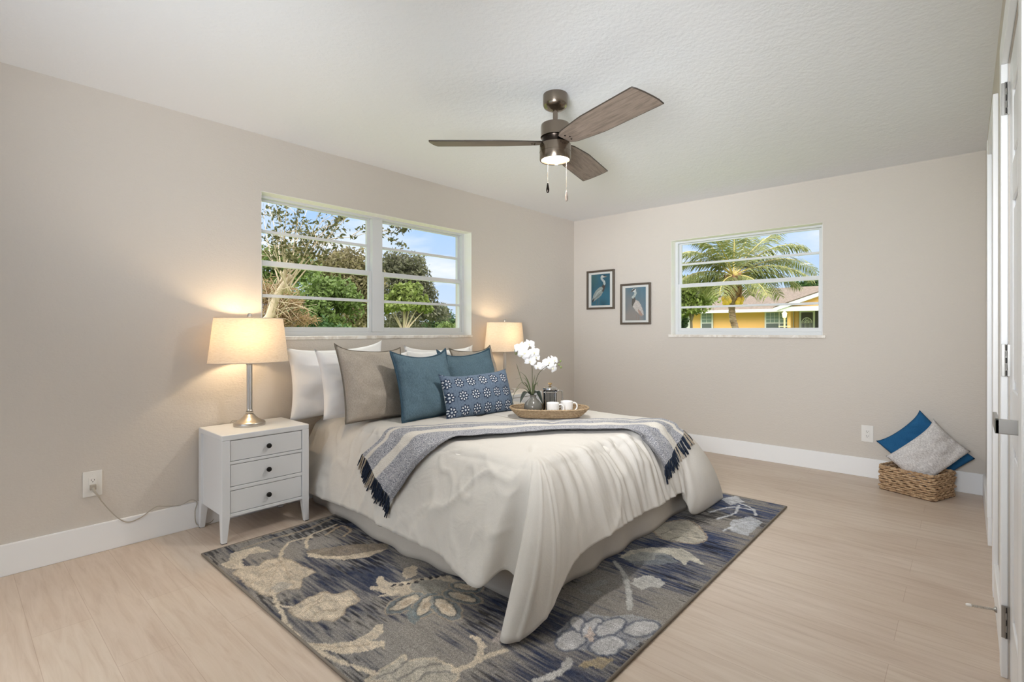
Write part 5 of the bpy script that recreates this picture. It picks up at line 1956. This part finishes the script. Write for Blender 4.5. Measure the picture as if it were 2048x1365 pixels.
tree('yellow_green_tree', 'yellow green tree with pale forked trunk in the right pane', (806, 690), 13, [(806, 582, 0, 24, 14, 500), (828, 578, .3, 16, 12, 260), (778, 600, 0, 22, 12, 420), (838, 604, .2, 22, 11, 420), (800, 612, -.2, 34, 9, 500), (770, 618, .2, 16, 8, 220), (850, 618, .3, 16, 7, 200), (815, 598, 0, 30, 12, 420)], 0.06, L_yel, M_pbark, seed=6, trunk_r=0.065, forks=8, aspect=0.6)
tree('dark_bush', 'dark green pointed bush low at the right end of the bed window', (885, 700), 27, [(884, 640, 0, 22, 18, 1300), (884, 626, 0, 12, 14, 700), (908, 650, 0, 16, 20, 700), (860, 656, 0, 26, 14, 900)], 0.085, L_dark, seed=7, bush=True)
tree('bush', 'small light green bush at the foot of the dark pointed bush', (893, 690), 20, [(893, 656, 0, 20, 12, 900)], 0.06, L_bright, seed=8, bush=True)
tree('hedge', 'far dark hedge along the bottom of the right pane of the bed window', (840, 700), 42, [(790, 655, 0, 40, 14, 900), (840, 654, 0, 40, 12, 900), (900, 656, 0, 40, 12, 900), (720, 652, 0, 50, 16, 900)], 0.13, L_grey, seed=9, bush=True)
tree('dry_bush', 'brown dry bush round the pale leaning trunk at the left of the bed window', (548, 720), 7.2, [(548, 640, 0, 32, 30, 1100), (575, 610, .2, 34, 26, 700), (535, 590, 0, 22, 30, 500), (600, 640, .2, 40, 14, 500)], 0.055, L_brown, seed=10, aspect=0.12, bush=True)

# leaning tree with bare pale branches
S0 = 6.6
b = at(530, 720, S0)
b.z = GZ
bt = thing('bare_branched_tree', 'leaning pale trunk with long bare branches at the left of the bed window', 'tree', b, group='trees and bushes outside')
PT = lambda px, py, ds=0.0: at(px, py, S0 + ds) - b
m = MB()
m.tube(smoothcurve([(0, 0, -0.05), PT(530, 668), PT(540, 630), PT(552, 596), PT(570, 566), PT(584, 552)]), [0.062 - 0.0011 * i for i in range(31)], 9)
m.build('trunk', M_pbark, bt, smooth='all')
rr_ = random.Random(5)
tips = [(536, 404), (552, 400), (575, 402), (600, 402), (618, 408), (640, 418), (655, 425), (672, 430), (688, 438), (700, 428), (560, 430), (590, 440), (620, 460), (645, 470), (527, 430), (526, 470), (527, 500), (540, 450), (665, 462)]
lv_ = []
m = MB()
for i, (px, py) in enumerate(tips):
    s_ = PT(584 - rr_.uniform(0, 30), 552 + rr_.uniform(-4, 46), 0)
    e = PT(px, py, rr_.uniform(-.7, .7))
    mid = s_.lerp(e, 0.5) + Vector((rr_.uniform(-.05, .05), rr_.uniform(-.05, .05), rr_.uniform(-.03, .05)))
    c_ = smoothcurve([s_, mid, e], 8)
    m.tube(c_, [0.011 - 0.00055 * j for j in range(len(c_))], 6)
    for j in range(7, len(c_)):
        lv_.append((tuple(c_[j]), (0.09, 0.09, 0.07), 2))
    for k in range(4):
        p = c_[rr_.randrange(6, len(c_))]
        e2 = p + Vector((rr_.uniform(-.22, .3), rr_.uniform(-.2, .2), rr_.uniform(-.1, .22)))
        m.tube([p, p.lerp(e2, .5) + Vector((0, 0, .02)), e2], [0.004, 0.003, 0.002], 5)
        lv_.append((tuple(e2), (0.10, 0.10, 0.07), 7))
        lv_.append((tuple(p.lerp(e2, .5)), (0.08, 0.08, 0.06), 3))
# long overhanging branches towards the right pane
for path in ([(590, 548), (625, 492), (665, 478), (705, 474), (745, 465), (785, 480), (808, 494)], [(600, 530), (640, 470), (670, 446), (690, 430)], [(745, 466), (770, 462), (796, 468)], [(770, 445), (790, 452), (806, 462), (812, 448)], [(700, 474), (725, 458), (745, 448)], [(775, 446), (800, 448), (828, 456)]):
    c_ = smoothcurve([PT(px, py, 0.2) for px, py in path], 6)
    m.tube(c_, [0.007 - 0.005 * j / len(c_) for j in range(len(c_))], 5)
    for j in range(4, len(c_), 1):
        if rr_.random() < 0.55 or j > len(c_) - 8:
            lv_.append((tuple(c_[j]), (0.06, 0.06, 0.05), 4))
m.build('branches', M_pbark, bt, smooth='all')
leaves_obj('foliage', lv_, 0.034, L_spr, bt, 15, aspect=0.40)
# dry twigs low down
m = MB()
for k in range(34):
    s_ = PT(552 + rr_.uniform(-16, 10), 600 + rr_.uniform(-30, 46), 0)
    e = PT(rr_.uniform(522, 640), rr_.uniform(545, 650), rr_.uniform(-.4, .4))
    m.tube(smoothcurve([s_, s_.lerp(e, .5) + Vector((0, 0, .04)), e], 4), [0.0045 - 0.0004 * j for j in range(9)], 5)
m.build('twigs', M_pbark, bt, smooth='all')


# --- beyond the back window
def onx(x, y, X):
    u, v = (x - CX) / FPX, (HY - y) / FPX
    d = (FW[0] + u * RT[0], FW[1] + u * RT[1], v)
    s = (X - CAM[0]) / d[0]
    return Vector((X, CAM[1] + s * d[1], CAM[2] + s * d[2]))


XH = 29.0
M_or = plain('orange_stucco', (232, 178, 112), 0.9, bump=0.3, bscale=20)
M_hw = plain('white_house_trim', (206, 204, 200), 0.6)
M_rf = NT('brown_shingles')
nn = M_rf.noise(M_rf.coord('Object', (1, 1, 1)), 7, 5, 0.7)
M_rf.set(Base_Color=M_rf.ramp(nn, [(0.35, lin(78, 66, 58)), (0.65, lin(104, 90, 80))]), Roughness=0.95)
M_rf = M_rf.m
M_hg = plain('house_window_glass', (120, 134, 128), 0.15)
M_hgd = plain('screened_glass', (92, 96, 96), 0.3)
M_hd = plain('dark_door', (66, 60, 58), 0.5)
hb = onx(1480, 661.5, XH)
house = thing('house', 'orange stucco house with brown roof and white screen door beyond the palm', 'house', (XH, hb.y, GZ - 0.2))
HO = Vector(house.location)


def hy(px):
    return onx(px, HY, XH).y - HO.y


def hz(py, px=1480):
    return onx(px, py, XH).z - HO.z


def hbox(name, px0, px1, py0, py1, dx0, dx1, mat, parent=None, bevel=0.0):
    """py measured at the middle of the front wall"""
    a_, b_ = hy(px0), hy(px1)
    pm_ = (px0 + px1) / 2
    return MB().box((dx0, min(a_, b_), hz(py1, pm_)), (dx1, max(a_, b_), hz(py0, pm_))).build(name, mat, parent or house, bevel=bevel)


zE = hz(621, 1480)
yl, yr = hy(1372), hy(1700)
MB().box((0, yr, 0), (9, yl, zE)).build('wall', M_or, house)
MB().box((-0.05, hy(1381), 0), (0.3, yl + 0.06, zE)).build('corner_quoin', M_hw, house)
# hipped roof
e0, e1 = hy(1361), hy(1720)
ridge_z = onx(1540, 577, XH + 4.5).z - HO.z
ry0 = onx(1488, 577, XH + 4.5).y - HO.y
vs = [(-0.7, e0, zE - 0.02), (-0.7, e1, zE - 0.02), (9.7, e1, zE - 0.02), (9.7, e0, zE - 0.02), (4.5, ry0, ridge_z), (4.5, e1, ridge_z)]
MB().add(vs, [(0, 1, 5, 4), (3, 0, 4), (2, 3, 4, 5), (1, 2, 5), (3, 2, 1, 0)]).build('roof', M_rf, house)
MB().box((-0.76, e1, zE - 0.17), (-0.66, e0, zE + 0.02)).build('fascia', M_hw, house)
for (p0, p1, two) in ((1402, 1427, False), (1530, 1588, True)):
    w_ = hbox('window', p0, p1, 623.5, 668, -0.10, 0.02, M_hw, bevel=0.01)
    xs = [(p0 + 3.2, p1 - 3.2)] if not two else [(p0 + 3.5, p0 + 28), (p0 + 31, p1 - 2.5)]
    for (x0_, x1_) in xs:
        hbox('pane', x0_, x1_, 626, 645.5, -0.12, -0.09, M_hg, w_)
        hbox('screen', x0_, x1_, 647.5, 666, -0.12, -0.09, M_hgd, w_)
        k = 3 if two else 2
        for i in range(1, k):
            xx = x0_ + (x1_ - x0_) * i / k
            hbox('glazing_bar', xx - .35, xx + .35, 626, 645.5, -0.14, -0.11, M_hw, w_)
        for i in (1, 2):
            yy = 626 + 19.5 * i / 3
            hbox('glazing_bar', x0_, x1_, yy - .3, yy + .3, -0.14, -0.11, M_hw, w_)
# porch gable
hbox('porch_column', 1588.5, 1595, 612, 675, -1.6, -1.0, M_or)
gx_ = XH - 2.0
G0, G1, G2 = onx(1567, 613.5, gx_) - HO, onx(1642, 587, gx_) - HO, onx(1642, 611, gx_) - HO
apex = G0 + (G1 - G0) * 1.9
rgt = Vector((G0.x, 2 * apex.y - G0.y, G0.z))
MB().prism([G0 + Vector((0.1, 0, 0)), apex + Vector((0.1, 0, 0)), rgt + Vector((0.1, 0, 0))], (0.2, 0, 0)).build('gable_wall', M_or, house)
m = MB()
dn = Vector((0, 0, -0.20))
m.prism([G0 + Vector((-0.2, 0.5, -0.08)), apex + Vector((-0.2, 0, 0.05)), apex + dn + Vector((-0.2, 0, 0.05)), G0 + dn + Vector((-0.2, 0.3, -0.02))], (0.25, 0, 0))
m.prism([rgt + Vector((-0.2, 0, 0)), apex + Vector((-0.2, 0, 0.05)), apex + dn + Vector((-0.2, 0, 0.05)), rgt + dn + Vector((-0.2, 0, 0))], (0.25, 0, 0))
m.build('bargeboard', M_hw, house)
m = MB()
m.box((G0.x - 0.15, rgt.y, G0.z - 0.28), (G0.x + 0.35, G0.y + 0.3, G0.z - 0.02))
m.build('porch_beam', M_hw, house)
m = MB()
for sgn, p in ((1, G0 + Vector((0, .5, -.08))), (-1, rgt)):
    m.add([p + Vector((-.2, 0, .06)), apex + Vector((-.2, 0, .11)), apex + Vector((4.2, 0, .11)), p + Vector((4.2, 0, .06))], [(0, 1, 2, 3)])
m.build('porch_roof', M_rf, house, solid=0.06)
hbox('door_surround', 1599, 1642, 616, 680, -0.12, 0.02, M_hd)
dr = hbox('screen_door', 1600.5, 1631.5, 621.5, 680, -0.24, -0.14, M_hw, bevel=0.01)
hbox('screen', 1604.5, 1627.5, 625.5, 680, -0.27, -0.23, M_hd, dr)
m = MB()
cz, cyy = hz(646, 1616), hy(1616)
R0 = abs(hy(1626) - hy(1616))
for rad in (R0, R0 * 0.36):
    m.tube([(-0.29, cyy + rad * math.cos(R(a)), cz + rad * 1.15 * math.sin(R(a))) for a in range(0, 181, 10)], 0.024, 5)
for a in (22, 45, 68, 90, 112, 135, 158):
    m.tube([(-0.29, cyy + R0 * .36 * math.cos(R(a)), cz + R0 * .41 * math.sin(R(a))), (-0.29, cyy + R0 * math.cos(R(a)), cz + R0 * 1.15 * math.sin(R(a)))], 0.018, 5)
for i in range(9):
    yy = cyy - R0 + 2 * R0 * i / 8
    m.tube([(-0.29, yy, cz - 1.2), (-0.29, yy, cz + (0.0 if abs(i - 4) > 1 else 0.1))], 0.016, 5)
m.tube([(-0.29, cyy - R0, cz), (-0.29, cyy + R0, cz)], 0.02, 5)
m.build('grille', M_hw, dr, smooth='all')

# garden lamp post before the house
lp = onx(1569, 661, 24.0)
lpt = thing('lamp_post', 'slim cream lamp post with a lit lantern in front of the orange house', 'lamp post', (24.0, lp.y, GZ))
zt = onx(1569, 637, 24.0).z - GZ
MB().lathe([(0.07, 0), (0.07, 0.1), (0.045, 0.14), (0.04, zt)], 14).build('post', plain('cream_post', (226, 190, 140), .6), lpt, smooth=True)
MB().tube([(0, -0.28, zt - 0.42), (0, 0.28, zt - 0.42)], 0.022, 8).build('crossbar', plain('cream_bar', (226, 200, 160), .6), lpt, smooth='all')
M_lan = NT('lit_lantern')
M_lan.set(Base_Color=(1, .8, .5, 1), Emission_Color=(1, .62, .28, 1), Emission_Strength=1.2)
MB().lathe([(0.03, zt), (0.09, zt + 0.04), (0.12, zt + 0.24), (0.13, zt + 0.25), (0.02, zt + 0.36), (0.015, zt + 0.44)], 8).build('lantern', M_lan.m, lpt)

# utility pole far behind
up_ = onx(1417, 661, 48.0)
upt = thing('utility_pole', 'thin grey utility pole far behind the palm at the left of the back window', 'pole', (48, up_.y, GZ))
MB().lathe([(0.14, 0), (0.10, onx(1417, 574, 48.0).z - GZ)], 10).build('pole', plain('weathered_pole', (120, 116, 112), .9), upt, smooth=True)

tree('yellow_green_bush', 'yellow green bushy tree at the left edge of the back window', (1385, 700), 25, [(1380, 590, 0, 34, 24, 2200), (1395, 600, .4, 30, 22, 1600), (1365, 570, 0, 26, 22, 1400), (1372, 616, 0, 36, 18, 1200)], 0.10, L_yel, seed=21, trunk_r=0.12)
tree('dark_shrub', 'dark shrub against the left corner of the orange house', (1366, 690), 26, [(1366, 640, 0, 9, 18, 700), (1364, 655, 0, 8, 12, 500)], 0.07, L_dark, seed=22, bush=True)
tree('dark_tree', 'green treetops showing above the house roof at the right of the back window', (1625, 690), 48, [(1600, 571, 0, 18, 8, 700), (1630, 569, 0, 22, 10, 900), (1660, 566, 0, 24, 14, 900)], 0.16, L_dark, seed=23, trunk_r=0.25)
tree('olive_tree', 'olive treetops far behind the palm fronds in the back window', (1430, 690), 50, [(1400, 590, 0, 40, 18, 1200), (1450, 600, 0, 40, 14, 1000)], 0.16, L_olive, seed=24, trunk_r=0.25)

# coconut palm
S0 = 17.5
b = at(1472, 700, S0)
b.z = GZ
palm = thing('coconut_palm', 'coconut palm with arching fronds and yellow coconuts before the orange house', 'palm', b)
PT = lambda px, py, ds=0.0: at(px, py, S0 + ds) - b
m = MB()
tp = smoothcurve([(0, 0, -0.05), PT(1472, 668), PT(1466, 640), PT(1463.5, 616), PT(1465, 596), PT(1466, 570), PT(1467, 555)], 9)
rad = []
for i, p in enumerate(tp):
    t_ = i / (len(tp) - 1)
    r_ = 0.115 - 0.02 * t_ if t_ < 0.55 else 0.11 + 0.11 * min(1, (t_ - 0.55) / 0.15) - 0.05 * max(0, (t_ - .75) / .25)
    rad.append(r_ + 0.008 * math.sin(i * 1.9))
M_ptr = NT('ringed_palm_trunk')
nn = M_ptr.noise(M_ptr.coord('Object', (1, 1, 6)), 5, 4, 0.6)
M_ptr.set(Base_Color=M_ptr.ramp(nn, [(0.35, lin(96, 72, 58)), (0.55, lin(142, 116, 96)), (0.72, lin(178, 158, 138))]), Roughness=0.9)
m.tube(tp, rad, 12)
m.build('trunk', M_ptr.m, palm, smooth='all')
m = MB()
for k in range(30):
    a = k * 2.4
    z_ = PT(1465, 604).lerp(PT(1467, 560), k / 30)
    d = Vector((math.cos(a), math.sin(a), 0))
    m.tube([z_ + d * 0.12, z_ + d * 0.24 + Vector((0, 0, .12)), z_ + d * 0.27 + Vector((0, 0, .28))], [0.075, 0.06, 0.03], 6)
m.build('boots', plain('brown_palm_boots', (124, 88, 62), .9), palm, smooth='all')
CR = PT(1467, 552)
fr = [((1361, 508), (1400, 488), -.6), ((1350, 535), (1405, 505), .6), ((1358, 562), (1405, 530), -.4), ((1365, 570), (1410, 548), 1.0), ((1385, 476), (1428, 482), .4), ((1418, 470), (1445, 488), -1.2), ((1469, 466), (1468, 500), .2), ((1500, 462), (1488, 490), 1.6),
      ((1556, 464), (1506, 486), .3), ((1612, 496), (1550, 470), -.5), ((1634, 548), (1580, 486), .5), ((1622, 556), (1545, 510), -1.0), ((1598, 572), (1540, 528), -.3), ((1560, 592), (1525, 536), .8), ((1535, 592), (1510, 545), -1.4), ((1405, 585), (1430, 552), 1.2), ((1440, 590), (1440, 556), -1.6), ((1500, 590), (1492, 556), 1.2), ((1588, 530), (1530, 492), 1.4)]
M_rach = plain('palm_rachis', (176, 156, 92), .6)
rr_ = random.Random(3)
for i, (tip_, mid_, ds) in enumerate(fr):
    e, c_ = PT(*tip_, ds), PT(*mid_, ds * .5)
    cs_ = [CR * (1 - t_) ** 2 + c_ * (2 * t_ * (1 - t_)) + e * t_ * t_ for t_ in np.linspace(0, 1, 30)]
    rc = MB().tube(cs_, [0.030 - 0.00085 * j for j in range(30)], 5).build('frond', M_rach, palm, smooth='all')
    vs, fs = [], []
    nL = 58
    for j in range(nL):
        t_ = 0.12 + 0.88 * j / (nL - 1)
        p = CR * (1 - t_) ** 2 + c_ * (2 * t_ * (1 - t_)) + e * t_ * t_
        tn = ((c_ - CR) * (2 * (1 - t_)) + (e - c_) * (2 * t_)).normalized()
        sd_ = tn.cross(Vector((0, 0, 1)))
        sd_ = sd_.normalized() if sd_.length > .1 else Vector((RT[0], RT[1], 0))
        ln = 0.78 * (math.sin(math.pi * (0.12 + 0.80 * t_)) ** 0.6) * rr_.uniform(.85, 1.1)
        for sg in (-1, 1):
            d1_ = (sd_ * sg * 0.75 + tn * 0.55 + Vector((0, 0, rr_.uniform(-.45, .05)))).normalized()
            d2_ = (d1_ + Vector((0, 0, -0.75))).normalized()
            a_, b_, e_ = p, p + d1_ * ln * .5, p + d1_ * ln * .5 + d2_ * ln * .5
            w_ = tn * 0.020
            o_ = len(vs)
            vs += [a_ - w_ * .6, a_ + w_ * .6, b_ + w_, b_ - w_, e_ + w_ * .15]
            fs += [(o_, o_ + 1, o_ + 2, o_ + 3), (o_ + 3, o_ + 2, o_ + 4)]
    MB().add(vs, fs).build('leaflets', L_palm, rc, fix=False)
M_coco = plain('yellow_coconut', (206, 166, 62), .5)
for k, (px, py, ds) in enumerate(((1447, 598, -.2), (1452, 602, -.3), (1456, 597, -.35), (1449, 606, -.25), (1455, 606, -.35), (1459, 602, -.4), (1478, 600, -.25), (1482, 605, -.2), (1475, 606, -.35), (1484, 598, -.1))):
    p = PT(px, py, ds)
    MB().lathe([(0.002, -0.10), (0.045, -0.085), (0.075, -0.02), (0.072, 0.03), (0.04, 0.085), (0.003, 0.095)], 14, tuple(p)).build('coconut', M_coco, palm, smooth='all')
